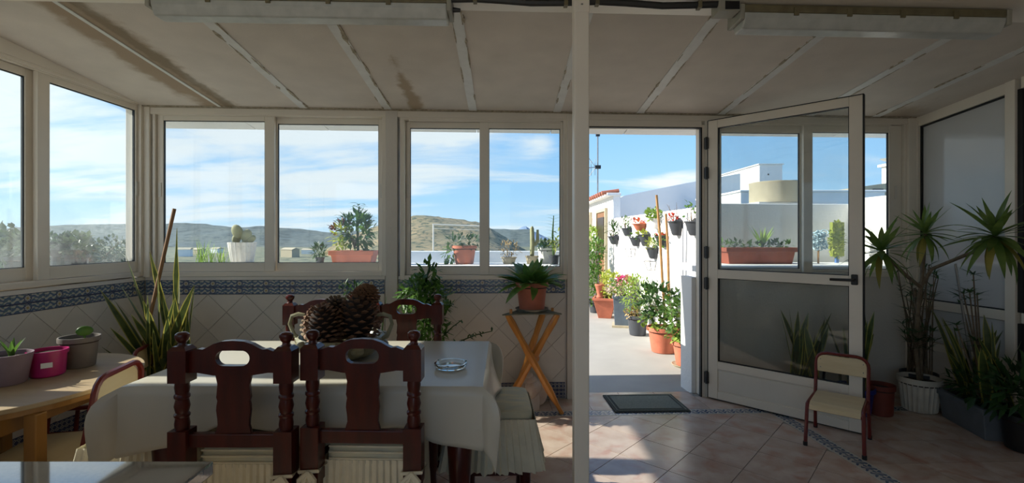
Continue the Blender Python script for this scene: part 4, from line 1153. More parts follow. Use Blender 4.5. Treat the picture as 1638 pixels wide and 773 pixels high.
# ================================================================== PLANTS ON THE OUTER LEDGE
LZ = 1.05
def led(px, Y=4.5): return (at(px, 380, Y).x, Y + 0.038 * at(px, 380, Y).x, LZ)
q = thing('potted_cactus', 'white fluted pot with pale prickly pear on the ledge outside the first window', 'potted plant', led(396))
pot(q, 0.108, 0.082, 0.19, mat('white_stone_pot', srgb(206, 202, 192), 0.7), rim=False, ribs=16, n=64)
cm = mat('pale_cactus', srgb(150, 150, 112), 0.7, var=0.15, scale=20)
for i, (x, z, r_, ti) in enumerate(((-0.03, 0.28, 0.065, -0.5), (0.04, 0.25, 0.055, 0.5), (-0.05, 0.22, 0.045, 0.2), (0.075, 0.22, 0.04, 0.9), (0.02, 0.20, 0.045, 0.0))):
    o = MB().ball((0, 0, 0), 1, 14, 8, (r_ * 0.75, 0.022, r_)).build('pad', cm, q, smooth=True); o.location = (x, 0.01 * i - 0.02, z); o.rotation_euler = (0, ti, 0.3 * i)
q = thing('weed_tuft', 'tuft of bright green grass on the ledge left of the white fluted pot', 'grass', led(351))
mb = MB(); rg = random.Random(9)
for _ in range(46):
    a = rg.uniform(0, 6.3); mb.leaf((rg.uniform(-.13, .13), rg.uniform(-.05, .05), -0.001), (math.cos(a) * .3, math.sin(a) * .2, 1), rg.uniform(.12, .24), .010, droop=rg.uniform(.1, .5), prof=[.8, 1, .7, .05])
mb.build('grass_blades', GRASS_L, q, kind='stuff', recalc=False)
q = thing('potted_plant', 'long terracotta trough with tall leafy green plant outside the first window', 'potted plant', led(570))
square_pot(q, 0.36, 0.20, 0.32, 0.17, 0.115, TERRACOTTA)
bush(q, (0.02, 0, 0.28), (0.15, 0.09, 0.15), 260, 0.075, 0.03, GREEN, 31); bush(q, (-0.1, 0, 0.24), (0.09, 0.08, 0.11), 120, 0.06, 0.022, YGREEN, 35, ntw=3)
mb = MB(); rg = random.Random(4)
mb.tube([(0.03, 0, .1), (0.025, 0, .35), (0.04, 0, .5)], [.012, .01, .006], 6)
mb.build('tall_stem', GREEN, q)
mb = MB()
for k in range(26):
    a = k * 2.4; z = .36 + .17 * k / 26; mb.leaf((0.035, 0, z), (math.cos(a), math.sin(a), .5), .085, .03, droop=.7, prof=[.3, 1, .8, .05])
for k in range(20):
    a = k * 2.4; mb.leaf((-0.10, 0, .33 + .005 * k), (math.cos(a), math.sin(a), .6), .085, .028, droop=.7, prof=[.3, 1, .8, .05])
for k in range(20):
    a = k * 2.4; mb.leaf((0.13, 0, .33 + .004 * k), (math.cos(a), math.sin(a), .6), .08, .028, droop=.7, prof=[.3, 1, .8, .05])
mb.build('foliage', DKGREEN, q, kind='stuff', recalc=False)
fuzz(MB(), (-.12, -.02, .3), (.08, .06, .09), 40, .05, .025, random.Random(2)).build('red_leaves', mat('reddish_leaf', srgb(128, 66, 60), 0.6), q, kind='stuff', recalc=False)
q = thing('potted_plant', 'small dark spiky plant on the ledge left of the terracotta trough', 'potted plant', led(516))
pot(q, 0.04, 0.03, 0.06, DARKPOT); fuzz(MB(), (0, 0, .11), (.06, .05, .06), 130, .05, .014, random.Random(44)).build('foliage', DKGREEN, q, kind='stuff', recalc=False)
q = thing('potted_plant', 'round terracotta pot with trailing plant outside the second window', 'potted plant', led(743))
pot(q, 0.11, 0.08, 0.16); fuzz(MB(), (0, 0, .19), (.15, .1, .06), 150, .05, .02, random.Random(45)).build('foliage', DKGREEN, q, kind='stuff', recalc=False)
fuzz(MB(), (-.13, -.03, .08), (.05, .05, .08), 40, .05, .025, random.Random(46), up=-.6).build('trailing_stem', GREEN, q, kind='stuff', recalc=False)
q = thing('dry_plant', 'dry beige twiggy plant in a low pot right of the second window mullion', 'potted plant', led(814))
pot(q, 0.07, 0.05, 0.06, CREAM); bush(q, (0, 0, .12), (.10, .08, .08), 160, .03, .012, STRAW, 47)
q = thing('potted_cactus', 'tall column cactus outside the second window', 'potted plant', led(851))
pot(q, 0.06, 0.045, 0.07, CREAM); MB().tube([(0, 0, .05), (0.004, 0, .18), (0, 0, .31), (0.004, 0, .33)], [.019, .021, .018, .006], 10).tube([(0.025, 0, .16), (.05, 0, .2), (.05, 0, .30)], [.014, .016, .01], 8).build('column', cm, q, smooth=True)
q = thing('potted_plant', 'white round pot with dark low plant outside the right end of second window', 'potted plant', led(875, 4.58))
pot(q, 0.085, 0.07, 0.14, WHITEWASH); fuzz(MB(), (0, 0, .16), (.09, .08, .035), 150, .04, .016, random.Random(48)).build('foliage', DKGREEN, q, kind='stuff', recalc=False)
q = thing('potted_plant', 'slender feathery green plant with tiered branches at the second window', 'potted plant', led(886, 4.40))
pot(q, 0.05, 0.04, 0.08, DARKPOT)
MB().tube([(0, 0, .05), (-.01, 0, .25), (0, 0, .42)], [.01, .009, .004], 6).build('stem', GREEN, q)
mb = MB()
for k in range(9):
    for s_ in (-1, 1):
        z = .2 + k * .027; l_ = .085 - abs(k - 4) * .006
        mb.leaf((0, 0, z), (s_, 0.25 * (-1) ** k, .45), l_, .016, droop=.3, prof=[.6, 1, .7, .05])
mb.build('foliage', GREEN, q, kind='stuff', recalc=False)
fuzz(MB(), (.03, 0, .2), (.05, .05, .1), 50, .06, .02, random.Random(50)).build('yellow_leaves', YGREEN, q, kind='stuff', recalc=False)
# right window: trough, lacy ornament, green panel
q = thing('planter_box', 'long terracotta planter with succulents seen through the open door glass', 'planter', led(1217, 4.46))
square_pot(q, 0.60, 0.20, 0.55, 0.17, 0.14, mat('dark_terracotta', srgb(150, 78, 58), 0.8, var=0.15))
rg = random.Random(51)
for k in range(7):
    fuzz(MB(), (-.26 + .087 * k, 0, .16), (.055, .06, .035), 46, .045, .02, random.Random(60 + k)).build('succulent', DKGREEN if k % 2 else GREEN, q, kind='stuff', recalc=False)
mb = MB()
for k in range(16):
    a = k * 2.4; mb.leaf((.06, 0, .14), (math.cos(a) * .55, math.sin(a) * .5, 1), .22 * rg.uniform(.7, 1.1), .022, droop=.25, prof=[.9, 1, .6, .04])
mb.build('agave', GRASS_L, q, recalc=False)
q = thing('garden_ornament', 'pale blue lacy round ornament on a thin stick beside the planter', 'ornament', led(1322, 4.45))
LACE = mat('pale_blue_lace', srgb(186, 214, 224), 0.6, var=0.15, scale=30)
MB().tube([(0, 0, 0), (0, 0, .12)], .008, 6).build('stick', CANE, q)
mb = MB(); rg = random.Random(52)
for k in range(30):
    a = rg.uniform(0, 6.3); r1 = rg.uniform(.02, .09); cx, cz = rg.uniform(-.06, .06), .20 + rg.uniform(-.07, .08)
    rr = rg.uniform(.018, .035)
    mb.tube([(cx + rr * math.cos(t * PI / 4), rg.uniform(-.02, .02), cz + rr * math.sin(t * PI / 4)) for t in range(9)], .005, 4)
mb.build('lace_rings', LACE, q)
q = thing('garden_ornament', 'lime green hedge-like rectangular panel at the right window', 'ornament', led(1353, 4.55))
MB().box(-.05, .055, -.02, .02, .06, .37).build('panel_core', YGREEN, q)
fuzz(MB(), (0, 0, .21), (.06, .04, .17), 420, .03, .02, random.Random(53), shell=.8).build('foliage', YGREEN, q, kind='stuff', recalc=False)
MB().box(-.012, .012, -.012, .012, 0, .07).build('foot', mat('blue_paint', srgb(70, 110, 170), .6), q)
for o_ in list(COL.objects):
    if o_.parent is None and abs(o_.location.z - LZ) < 1e-6: o_.scale = (1.08, 1.08, 1.08)
# pots outside the hazy left window
def left_out(px, py, yl): x, z = LEFT.loc(px, py, yl); return LEFT.world(x, yl, z)
p = left_out(93, 392, 0.55)
ol = setting('outer_shelf', LEFT.o, LEFT.a)
MB().box(-2.6, 0.1, 0.161, 0.75, 0.98, 1.02).build('shelf', WHITEWASH, ol)
q = thing('potted_plant', 'small dark pot raised on a pedestal behind the hazy left window', 'potted plant', (p.x, p.y, p.z - 0.05))
MB().lathe([(0.03, -0.05), (0.06, 0.0), (0.085, 0.07), (0.09, 0.075), (0.08, 0.075), (0.005, 0.05)], 16).build('pot', BLACK, q, smooth=True)
fuzz(MB(), (0, 0, .09), (.08, .08, .03), 70, .04, .02, random.Random(54)).build('foliage', DKGREEN, q, kind='stuff', recalc=False)
MB().lathe([(.05, 1.021 - p.z + .05), (.04, -.04)], 12).build('pedestal', BLACK, q)
for px, py, lab, sd in ((122, 410, 'dark tapered pot with broad plant behind the hazy left window', 1), (30, 405, 'dark round plant in a pot behind the nearest left pane', 2)):
    p = left_out(px, py, 0.45); q = thing('potted_plant', lab, 'potted plant', (p.x, p.y, 1.02))
    pot(q, .085, .06, .15, BLACK); fuzz(MB(), (0.0, 0, .22), (.14, .12, .08), 220, .06, .035, random.Random(70 + sd)).build('foliage', TREE, q, kind='stuff', recalc=False)
# ================================================================== DINING TABLE AND CLOTH
TX0, TX1, TY0, TY1, TZ_ = -1.41, -0.075, 1.755, 2.52, 0.748
tcx, tcy = (TX0 + TX1) / 2, (TY0 + TY1) / 2
tb = thing('dining_table', 'long dark mahogany dining table under the cream oilcloth', 'table', (tcx, tcy, 0))
hx, hy = (TX1 - TX0) / 2, (TY1 - TY0) / 2
MB().box(-hx + 0.012, hx - 0.012, -hy + 0.012, hy - 0.012, 0.715, 0.744).build('tabletop', MAHOG, tb, bevel=0.006)
MB().box(-hx + 0.07, hx - 0.07, -hy + 0.07, -hy + 0.09, 0.63, 0.715).box(-hx + 0.07, hx - 0.07, hy - 0.09, hy - 0.07, 0.63, 0.715).box(-hx + 0.07, -hx + 0.09, -hy + 0.09, hy - 0.09, 0.63, 0.715).box(hx - 0.09, hx - 0.07, -hy + 0.09, hy - 0.09, 0.63, 0.715).build('apron', MAHOG, tb)
for sx in (-1, 1):
    for sy in (-1, 1):
        MB().lathe([(0.024, 0), (0.03, 0.02), (0.026, 0.06), (0.034, 0.22), (0.044, 0.40), (0.05, 0.50), (0.034, 0.54), (0.04, 0.56), (0.04, 0.715)], 14, (sx * (hx - 0.095), sy * (hy - 0.10), 0)).build('leg', MAHOG, tb, smooth=True)

CLOTH = mat('cream_oilcloth', srgb(206, 200, 184), 0.30, var=0.03, scale=4, bump=0.03, bscale=30)
def cloth_material():
    m = CLOTH; nt = m.node_tree; b = nt.nodes['Principled BSDF']; out = nt.nodes['Material Output']
    t = nt.nodes.new('ShaderNodeBsdfTranslucent'); t.inputs['Color'].default_value = srgb(214, 204, 180)
    mx = nt.nodes.new('ShaderNodeMixShader'); mx.inputs[0].default_value = 0.18
    nt.links.new(b.outputs[0], mx.inputs[1]); nt.links.new(t.outputs[0], mx.inputs[2]); nt.links.new(mx.outputs[0], out.inputs[0])
cloth_material()
def hem(side, s):
    """Length of overhang at cloth coordinate s along a side."""
    if side == 'front':
        n = 0.245 + 0.03 * math.sin(s * 7)
        for c in (-0.92, -0.49):
            n -= 0.095 * math.exp(-((s - c) / 0.19) ** 4)
        return n
    if side == 'left': return 0.27 + 0.01 * math.sin(s * 9)
    if side == 'right': return 0.21 + 0.015 * math.sin(s * 8)
    return 0.16 + 0.01 * math.sin(s * 9)
def cloth():
    us = [TX0 - 0.0] ; nv = 26; nu = 44; no = 12
    vs = []; fs = []; idx = {}
    def col(t0, t1, n): return [t0 + (t1 - t0) * i / n for i in range(n + 1)]
    A = [(-1, k / no) for k in range(no, 0, -1)] + [(0, t) for t in col(0, 1, nu)] + [(1, k / no) for k in range(1, no + 1)]
    B = [(-1, k / no) for k in range(no, 0, -1)] + [(0, t) for t in col(0, 1, nv)] + [(1, k / no) for k in range(1, no + 1)]
    z0 = TZ_ + 0.002
    for j, (bs, bt_) in enumerate(B):
        for i, (as_, at_) in enumerate(A):
            x = TX0 if as_ < 0 else TX1 if as_ > 0 else TX0 + (TX1 - TX0) * at_
            y = TY0 if bs < 0 else TY1 if bs > 0 else TY0 + (TY1 - TY0) * bt_
            ex = at_ * hem('left' if as_ < 0 else 'right', y) if as_ else 0
            ey = bt_ * hem('front' if bs < 0 else 'back', x) if bs else 0
            if not as_ and not bs: p = (x, y, z0 + 0.0015 * math.sin(x * 9) * math.sin(y * 11))
            elif as_ and not bs:
                rip = 0.014 * math.sin(y * 16 + 1) * at_
                rad = min(1, ex / 0.012)
                p = (x + as_ * (0.004 + 0.008 * rad + 0.05 * at_ ** 1.3 * ex / .25 + rip), y, z0 - 0.006 * rad - max(0, ex - 0.006))
            elif bs and not as_:
                rip = 0.010 * math.sin(x * 13 + 2) * bt_
                rad = min(1, ey / 0.012)
                p = (x, y + bs * (0.004 + 0.006 * rad + 0.012 * bt_ + rip), z0 - 0.006 * rad - max(0, ey - 0.006))
            else:
                r = math.hypot(ex, ey); ph = math.atan2(ey, ex)          # 0 on the x side, pi/2 on the y side
                q = bt_ / (at_ + bt_)
                bulge = (1 - abs(2 * q - 1)) ** 1.3
                big = 0.075 if (as_ < 0 and bs < 0) else 0.055
                k_ = 1 - math.exp(-r / 0.04)
                out = 0.012 + 0.010 * k_ + bulge * (big * k_ - 0.12 * max(0, r - 0.12))
                dr = r * (1 - 0.35 * bulge * math.exp(-r / 0.08)) * 0.96
                dx, dy = math.cos(ph), math.sin(ph)
                p = (x + as_ * out * dx * 1.25, y + bs * out * dy, z0 - 0.006 - dr)
            idx[i, j] = len(vs); vs.append(p)
    for j in range(len(B) - 1):
        for i in range(len(A) - 1):
            Q = (idx[i, j], idx[i+1, j], idx[i+1, j+1], idx[i, j+1])
            cl_, cr_ = i < no, i >= no + nu
            cf_, cb_ = j < no, j >= no + nv
            if (cl_ and cf_) or (cr_ and cb_): fs += [(Q[0], Q[1], Q[2]), (Q[0], Q[2], Q[3])]
            elif (cr_ and cf_) or (cl_ and cb_): fs += [(Q[0], Q[1], Q[3]), (Q[1], Q[2], Q[3])]
            else: fs.append(Q)
    o = MB().add(vs, fs).build('tablecloth', CLOTH, smooth=True, recalc=False)
    o.data.polygons.foreach_set('use_smooth', [True] * len(o.data.polygons))
    sm = o.modifiers.new('smooth', 'SMOOTH'); sm.factor = 0.3; sm.iterations = 2
    so = o.modifiers.new('solid', 'SOLIDIFY'); so.thickness = 0.0016; so.offset = 1
    tag(o, 'cream oilcloth draped over the long dining table with hanging folded corners', 'tablecloth')
cloth()

# ================================================================== DINING CHAIRS
CREAMF = mat('cream_cotton', srgb(222, 212, 186), 0.85, var=0.08, scale=14, bump=0.2, bscale=120)
CUSH = mat('faded_striped_cushion', srgb(212, 202, 168), 0.85, col2=srgb(182, 182, 166), scale=9, stretch=(1, 3, 1))
def pleat_skirt(w, d, z1, z0, cx=0, cy=0, amp=0.008, flare=0.02, n=44):
    """Pleated skirt ring round a seat w x d."""
    P = []
    def edge(a, b):
        m = max(8, int(n * math.hypot(b[0]-a[0], b[1]-a[1])/(2*(w+d)) * 4))
        for i in range(m): P.append((a[0]+(b[0]-a[0])*i/m, a[1]+(b[1]-a[1])*i/m))
    c = [(-w/2, -d/2), (w/2, -d/2), (w/2, d/2), (-w/2, d/2)]
    for i in range(4): edge(c[i], c[(i+1) % 4])
    rows = 5; vs = []; fs = []; N = len(P)
    for r in range(rows + 1):
        t = r / rows
        for i, (x, y) in enumerate(P):
            l = math.hypot(x, y); s = math.sin(i * 2.1) * amp * (0.25 + t) + flare * t + math.sin(i * .7 + 1) * amp * .5 * t
            zz = z1 + (z0 - z1) * t + (0.006 * math.sin(i * .9) if r == rows else 0)
            vs.append((cx + x * (1 + s / l), cy + y * (1 + s / l), zz))
    for r in range(rows):
        for i in range(N): fs.append((r*N+i, r*N+(i+1) % N, (r+1)*N+(i+1) % N, (r+1)*N+i))
    return MB().add(vs, fs)
def cushion(w, d, z0, z1, cx=0, cy=0):
    pr = []
    vs, fs = [], []
    lay = [(0.96, z0), (1.0, z0 + (z1-z0)*.2), (1.0, z0 + (z1-z0)*.6), (0.97, z0 + (z1-z0)*.85), (0.85, z1), (0.4, z1 + 0.006)]
    n = 32
    for k, z in lay:
        for i in range(n):
            a = 2*PI*i/n; ca, sa = math.cos(a), math.sin(a); e = 0.22
            vs.append((cx + w/2*k*math.copysign(abs(ca)**e, ca), cy + d/2*k*math.copysign(abs(sa)**e, sa), z))
    for r in range(len(lay)-1):
        for i in range(n): fs.append((r*n+i, r*n+(i+1) % n, (r+1)*n+(i+1) % n, (r+1)*n+i))
    fs.append(list(range(n))[::-1]); fs.append([(len(lay)-1)*n+i for i in range(n)])
    return MB().add(vs, fs)
def post_profile(mb, x):
    k = 0.031
    mb.box(x-0.026, x+0.026, -0.026, 0.026, 0.0, 0.46)
    mb.box(x-k, x+k, -0.03, 0.03, 0.45, 0.645)
    mb.box(x-k, x+k, -0.03, 0.03, 0.808, 0.917)
    mb.hexa([(x-k, -.03, .917), (x+k, -.03, .917), (x+k, .03, .917), (x-k, .03, .917), (x-.02, -.02, .93), (x+.02, -.02, .93), (x+.02, .02, .93), (x-.02, .02, .93)])
    mb.lathe([(.018, .928), (.013, .936), (.013, .942), (.020, .950), (.0235, .960), (.022, .969), (.015, .975), (.005, .977)], 14, (x, 0, 0))
    mb.lathe([(.022, .643), (.024, .665), (.021, .685), (.025, .690), (.025, .697), (.020, .703), (.025, .725), (.020, .748), (.025, .754), (.025, .762), (.021, .768), (.024, .79), (.022, .81)], 12, (x, 0, 0))
def make_chair():
    r = thing('dining_chair', 'x', 'chair')
    XP = 0.178
    for s in (-1, 1):
        mb = MB(); post_profile(mb, s * XP); mb.build('back_post', MAHOG, r, smooth=True)
    zc = 0.889
    top = [(-.150, .909), (-.118, .921), (-.102, .919), (-.090, .924), (-.065, .938), (-.038, .9465), (0, .949), (.038, .9465), (.065, .938), (.090, .924), (.102, .919), (.118, .921), (.150, .909)]
    bot = [(-.150, .840), (-.12, .840), (-.09, .835), (-.066, .831), (.066, .831), (.09, .835), (.12, .840), (.150, .840)]
    def slot(a0, a1, n=12):
        out = []
        for i in range(n + 1):
            a = a0 + (a1 - a0) * i / n; cx = .030 if math.cos(a) > 1e-6 else -.030 if math.cos(a) < -1e-6 else 0
            out.append((cx + .0285 * math.cos(a), zc + .0265 * math.sin(a)))
        return out
    mb = MB()
    up = [(-.150, zc)] + top + [(.150, zc)] + slot(0, PI)
    lo = [(.150, zc)] + bot[::-1] + [(-.150, zc)] + slot(PI, 2 * PI)
    mb.prism(up, -0.012, 0.012, 'y').prism(lo, -0.012, 0.012, 'y')
    mb.build('crest_rail', MAHOG, r)
    sp = [(.062, .832), (.055, .80), (.0575, .765), (.059, .755), (.055, .742), (.058, .725), (.059, .71), (.055, .68), (.054, .66), (.063, .628)]
    MB().prism([(-x, z) for x, z in sp] + sp[::-1], -0.007, 0.007, 'y').build('splat', MAHOG, r, bevel=0.002)
    MB().box(-XP + 0.02, XP - 0.02, -0.013, 0.013, 0.585, 0.632).build('lower_rail', MAHOG, r, bevel=0.004)
    MB().box(-0.15, 0.15, 0.06, 0.375, 0.44, 0.475).build('seat_frame', MAHOG, r, bevel=0.006)
    for s in (-1, 1):
        MB().lathe([(.018, 0), (.022, .02), (.018, .06), (.026, .2), (.02, .3), (.028, .34), (.028, .45)], 12, (s * .172, .365, 0)).build('front_leg', MAHOG, r, smooth=True)
    MB().box(-.17, .17, .355, .375, .20, .225).box(-.181, -.163, .0, .36, .16, .185).box(.163, .181, 0, .36, .16, .185).build('stretcher', MAHOG, r)
    c = cushion(0.30, 0.34, 0.478, 0.565, 0, 0.205).build('cushion', CUSH, r, smooth=True)
    for zq in (.512, .535, .556):
        MB().tube([(-.135, .036, zq), (0, .031, zq + .002), (.135, .036, zq)], .0035, 6).build('piping', CREAMF, c, smooth=True)
    pleat_skirt(0.325, 0.365, 0.508, 0.17, 0, 0.216, amp=.011, flare=.012).build('skirt', CREAMF, r, smooth=True)
    for s in (-1, 1):      # tie knotted round the post
        x = s * XP
        mb = MB().tube([(x - .034, -.033, .495), (x + .034, -.034, .50), (x + .036, .034, .497), (x - .034, .034, .50), (x - .034, -.033, .495)], .006, 6)
        mb.tube([(x, -.036, .497), (x - .028, -.05, .475), (x - .03, -.052, .45), (x - .012, -.045, .47), (x, -.038, .495)], .0085, 6)
        mb.tube([(x, -.036, .497), (x + .028, -.05, .475), (x + .03, -.052, .45), (x + .012, -.045, .47), (x, -.038, .495)], .0085, 6)
        mb.leaf((x, -.04, .49), (-.1, -.1, -1), .12, .022, droop=0, prof=[.6, 1, 1, .9]); mb.leaf((x, -.04, .49), (.15, -.1, -1), .10, .022, droop=0, prof=[.6, 1, 1, .9])
        mb.build('tie', CREAMF, r, smooth=True)
    return r
CG = 'carved mahogany dining chairs round the long table'
c0 = make_chair()
c0.location = (-0.92, 1.625, 0); c0['label'] = 'carved mahogany dining chair at the near table side, beside the counter'; c0['group'] = CG
dup(c0, (-0.488, 1.655, 0), -0.03, 'carved mahogany dining chair at the near table side, before the pine cones', CG)
dup(c0, (-1.03, 2.70, 0), PI + 0.04, 'carved mahogany dining chair across the table, mostly hidden behind the pine cones', CG)
dup(c0, (-0.552, 2.72, 0), PI - 0.05, 'carved mahogany dining chair across the table in front of the climbing green plant', CG)
# skirted stools at both table ends
def make_stool(loc, rz, label):
    r = thing('stool', label, 'stool', loc, rz, 'skirted stools at the table ends')
    for sx in (-1, 1):
        for sy in (-1, 1): MB().lathe([(.02, 0), (.026, .03), (.022, .1), (.028, .3), (.028, .46)], 10, (sx * .15, sy * .15, 0)).build('leg', MAHOG, r, smooth=True)
    MB().box(-.155, .155, -.16, -.14, .22, .25).box(-.155, .155, .14, .16, .22, .25).build('stretcher', MAHOG, r)
    MB().box(-.18, .18, -.18, .18, .43, .46).build('seat_frame', MAHOG, r)
    cushion(.37, .36, .462, .525).build('cushion', CUSH, r, smooth=True)
    pleat_skirt(.39, .38, .485, .265, amp=.010, flare=.045).build('skirt', CREAMF, r, smooth=True)
make_stool((-0.055, 2.31, 0), 0.03, 'stool with cushion and white pleated skirt at the plant-stand end of the table')
make_stool((-1.47, 2.04, 0), 0.1, 'stool with white pleated skirt tucked under the table end by the low oval table')

# ================================================================== CENTREPIECE
TT = TZ_ + 0.006
bk = thing('planter_bowl', 'greenish ceramic bowl with two loop handles holding pine cones on the table', 'bowl', (-0.745, 2.19, TT))
GLAZE = mat('mottled_green_glaze', srgb(118, 114, 88), 0.35, col2=srgb(150, 146, 118), scale=18)
MB().lathe([(.10, 0), (.14, .01), (.185, .05), (.195, .09), (.185, .10), (.175, .09), (.16, .06), (.10, .035), (.005, .03)], 30).build('bowl', GLAZE, bk, smooth=True)
for s in (-1, 1):
    MB().tube([(s*.175, -.01, .07), (s*.215, -.01, .10), (s*.235, -.01, .15), (s*.225, -.01, .185), (s*.195, -.01, .195), (s*.165, -.01, .19)], [.011, .010, .009, .009, .009, .007], 8).build('handle', GLAZE, bk, smooth=True)
mb = MB()
for k in range(14):      # applied leaves round the bowl
    a = 2*PI*k/14; mb.ball((math.cos(a)*.188, math.sin(a)*.188, .055 + .02*(k % 2)), .03, 8, 5, (1, 1, .8))
mb.build('relief_leaf', GLAZE, bk, smooth=True, kind='stuff')
CONE = mat('pine_cone_scale', srgb(96, 64, 42), 0.75, col2=srgb(132, 96, 68), scale=30)
CONED = mat('pine_cone_core', srgb(38, 24, 16), 0.9)
def pinecone(loc, L_, R_, rot, label, m=CONE, spread=0.9):
    r = thing('pine_cone', label, 'pine cone', loc, 0, 'pine cones in the ceramic bowl'); r.rotation_euler = rot
    MB().ball((0, 0, L_ * .5), 1, 12, 8, (R_ * .72, R_ * .72, L_ * .48)).build('core', CONED, r, smooth=True)
    mb = MB(); n = 110
    for k in range(n):
        t = (k + .5) / n; a = k * 2.39996
        rr = R_ * (math.sin(PI * (0.12 + 0.83 * t)) ** .7); z = L_ * (0.03 + .93 * t)
        d = Vector((math.cos(a), math.sin(a), -0.25 + 1.1 * t)).normalized(); sd = Vector((-math.sin(a), math.cos(a), 0)); u = d.cross(sd)
        b = Vector((math.cos(a) * rr * .62, math.sin(a) * rr * .62, z)); e = R_ * .46 * (1 - .35 * t); w = R_ * .22 * (1 - .4 * t)
        tip = b + d * e
        mb.add([b - sd*w*.5, b + sd*w*.5, tip + sd*w, tip - sd*w, tip + u*w*.55 - d*e*.12, tip + d*w*.35 - u*w*.05],
               [(0, 1, 2, 3), (0, 4, 1), (1, 4, 2), (0, 3, 4), (2, 4, 5), (4, 3, 5), (3, 2, 5)])
    mb.build('scales', m, r, kind='stuff', recalc=False)
    return r
bx0, by0 = -0.745, 2.19
pinecone((bx0 - .045, by0 - .07, TT + .075), .17, .085, (0.15, -0.1, 0), 'large upright pine cone at the front of the bowl')
pinecone((bx0 + .085, by0 - .03, TT + .07), .22, .10, (-.1, .12, 1), 'largest upright pine cone near the right handle of the bowl')
pinecone((bx0 - .12, by0 - .02, TT + .10), .12, .066, (.2, -.35, 2), 'small pale pine cone beside the left handle', mat('pale_cone_scale', srgb(126, 106, 80), .8, var=.2, scale=40))
pinecone((bx0 - .055, by0 + .03, TT + .135), .13, .072, (-.2, -.1, 4), 'dull brown pine cone lying behind the front one', mat('dull_cone_scale', srgb(106, 84, 58), .8, var=.2, scale=40))
pinecone((bx0 + .03, by0 + .07, TT + .09), .15, .085, (-.35, 0.05, 3), 'pine cone at the back of the bowl between the two big ones')
pinecone((bx0 + .10, by0 + .02, TT + .245), .075, .062, (0.5, .2, 2.5), 'small open pine cone resting on top of the largest one', mat('open_cone_scale', srgb(138, 98, 66), .7, var=.2, scale=40))
# ashtray
p = on_z(721, 588, TT)
ash = thing('ashtray', 'round clear glass ashtray on the cream oilcloth', 'ashtray', (p.x, p.y, TT))
gm = bpy.data.materials.new('clear_glass'); gm.use_nodes = True
b = gm.node_tree.nodes['Principled BSDF']; b.inputs['Transmission Weight'].default_value = 1; b.inputs['Roughness'].default_value = 0.02; b.inputs['Base Color'].default_value = (.93, .98, .97, 1)
mb = MB().lathe([(.052, 0), (.062, .003), (.070, .018), (.069, .021), (.061, .021), (.052, .009), (.005, .007)], 32)
mb.build('dish', gm, ash, smooth=True)
for k in range(3):
    a = k * 2.1 + .4; MB().ball((math.cos(a)*.067, math.sin(a)*.066, .021), .006, 8, 6, (1.2, 1.2, .6)).build('cigarette_rest', gm, ash, smooth=True)

# ================================================================== GRANITE COUNTER
GRAN = mat('polished_dark_granite', srgb(44, 46, 50), 0.05, col2=srgb(86, 90, 96), scale=160, detail=3, spec=1.0, coat=1.0)
ct = thing('kitchen_counter', 'polished dark granite counter corner in front of the mahogany chair', 'counter', (-1.4, 0.45, 0))
MB().box(-1.2, 0.908, -0.35, 0.358, 0.897, 0.92).build('worktop', GRAN, ct, bevel=0.003)
MB().box(-1.18, 0.875, -0.33, 0.325, 0.08, 0.895).build('body', PLASTER, ct)
MB().box(-1.15, 0.845, -0.30, 0.295, 0.0, 0.08).build('plinth', BLACK, ct)

# ================================================================== TRIPOD STAND WITH FERN
sb = on_z(848, 655, 0); sx_, sy_ = 0.205, 3.50
tr = thing('tripod_stool', 'folding tripod stool of honey-coloured wood carrying the fern pot', 'stool', (sx_, sy_, 0))
zt = 0.755
def leg_pts(a, b, n=7):
    a, b = Vector(a), Vector(b); return [a.lerp(b, i / n) for i in range(n + 1)]
# feet and tops (local)
la = at(812, 503, 3.42); fa = on_z(899, 662, 0)
lb = at(892, 505, 3.44); fb = on_z(806, 655, 0)
lc = at(870, 498, 3.62); fc = on_z(822, 642, 0)
for (t_, f_), nm in (((la, fa), 0), ((lb, fb), 1), ((lc, fc), 2)):
    a = Vector(t_) - Vector((sx_, sy_, 0)); b_ = Vector(f_) - Vector((sx_, sy_, 0)); a.z = zt - .012
    d = (b_ - a).normalized(); b_.z = 0.0
    n = 12; rr = []; pts = leg_pts(a, b_, n)
    for i in range(n + 1):
        t = i / n; rr.append(0.021 + 0.006 * math.sin(t * PI) + 0.0035 * math.sin(t * 19) - 0.004 * (t > .9))
    MB().tube(pts, rr, 8).build('leg', STOOLW, tr, smooth=True)
MB().ball((0.03, 0.03, 0.40), .035, 10, 7).build('pivot', STOOLW, tr, smooth=True)
LEA = mat('worn_green_grey_leather', srgb(120, 116, 96), 0.6, var=.15)
q = [Vector(at(803, 497, 3.38)), Vector(at(899, 499, 3.42)), Vector(at(872, 487, 3.72)), Vector(at(836, 489, 3.70))]
pts = []
for i in range(4):
    a, b_ = q[i], q[(i + 1) % 4]
    for k in range(6):
        t = k / 6; pnt = a.lerp(b_, t); c = Vector((sx_, 3.55, zt)); pnt = pnt.lerp(c, .10 * math.sin(PI * t)); pts.append((pnt.x - sx_, pnt.y - sy_))
MB().prism(pts, zt - .012, zt - .002, 'z').build('seat_sling', LEA, tr, bevel=.003)
MB().box(-.16, -.14, -.10, -.08, zt - .005, zt + .03).build('corner_knob', STOOLW, tr, bevel=.004)
MB().box(.15, .17, .02, .04, zt - .005, zt + .022).build('corner_knob', STOOLW, tr, bevel=.004)
fn = thing('potted_fern', 'terracotta pot of broad-leaved dark green fern on the tripod stool', 'potted plant', (0.212, 3.53, zt - .001))
pot(fn, 0.122, 0.092, 0.205, saucer=mat('grey_saucer', srgb(130, 126, 112), .6), n=28)
rg = random.Random(81)
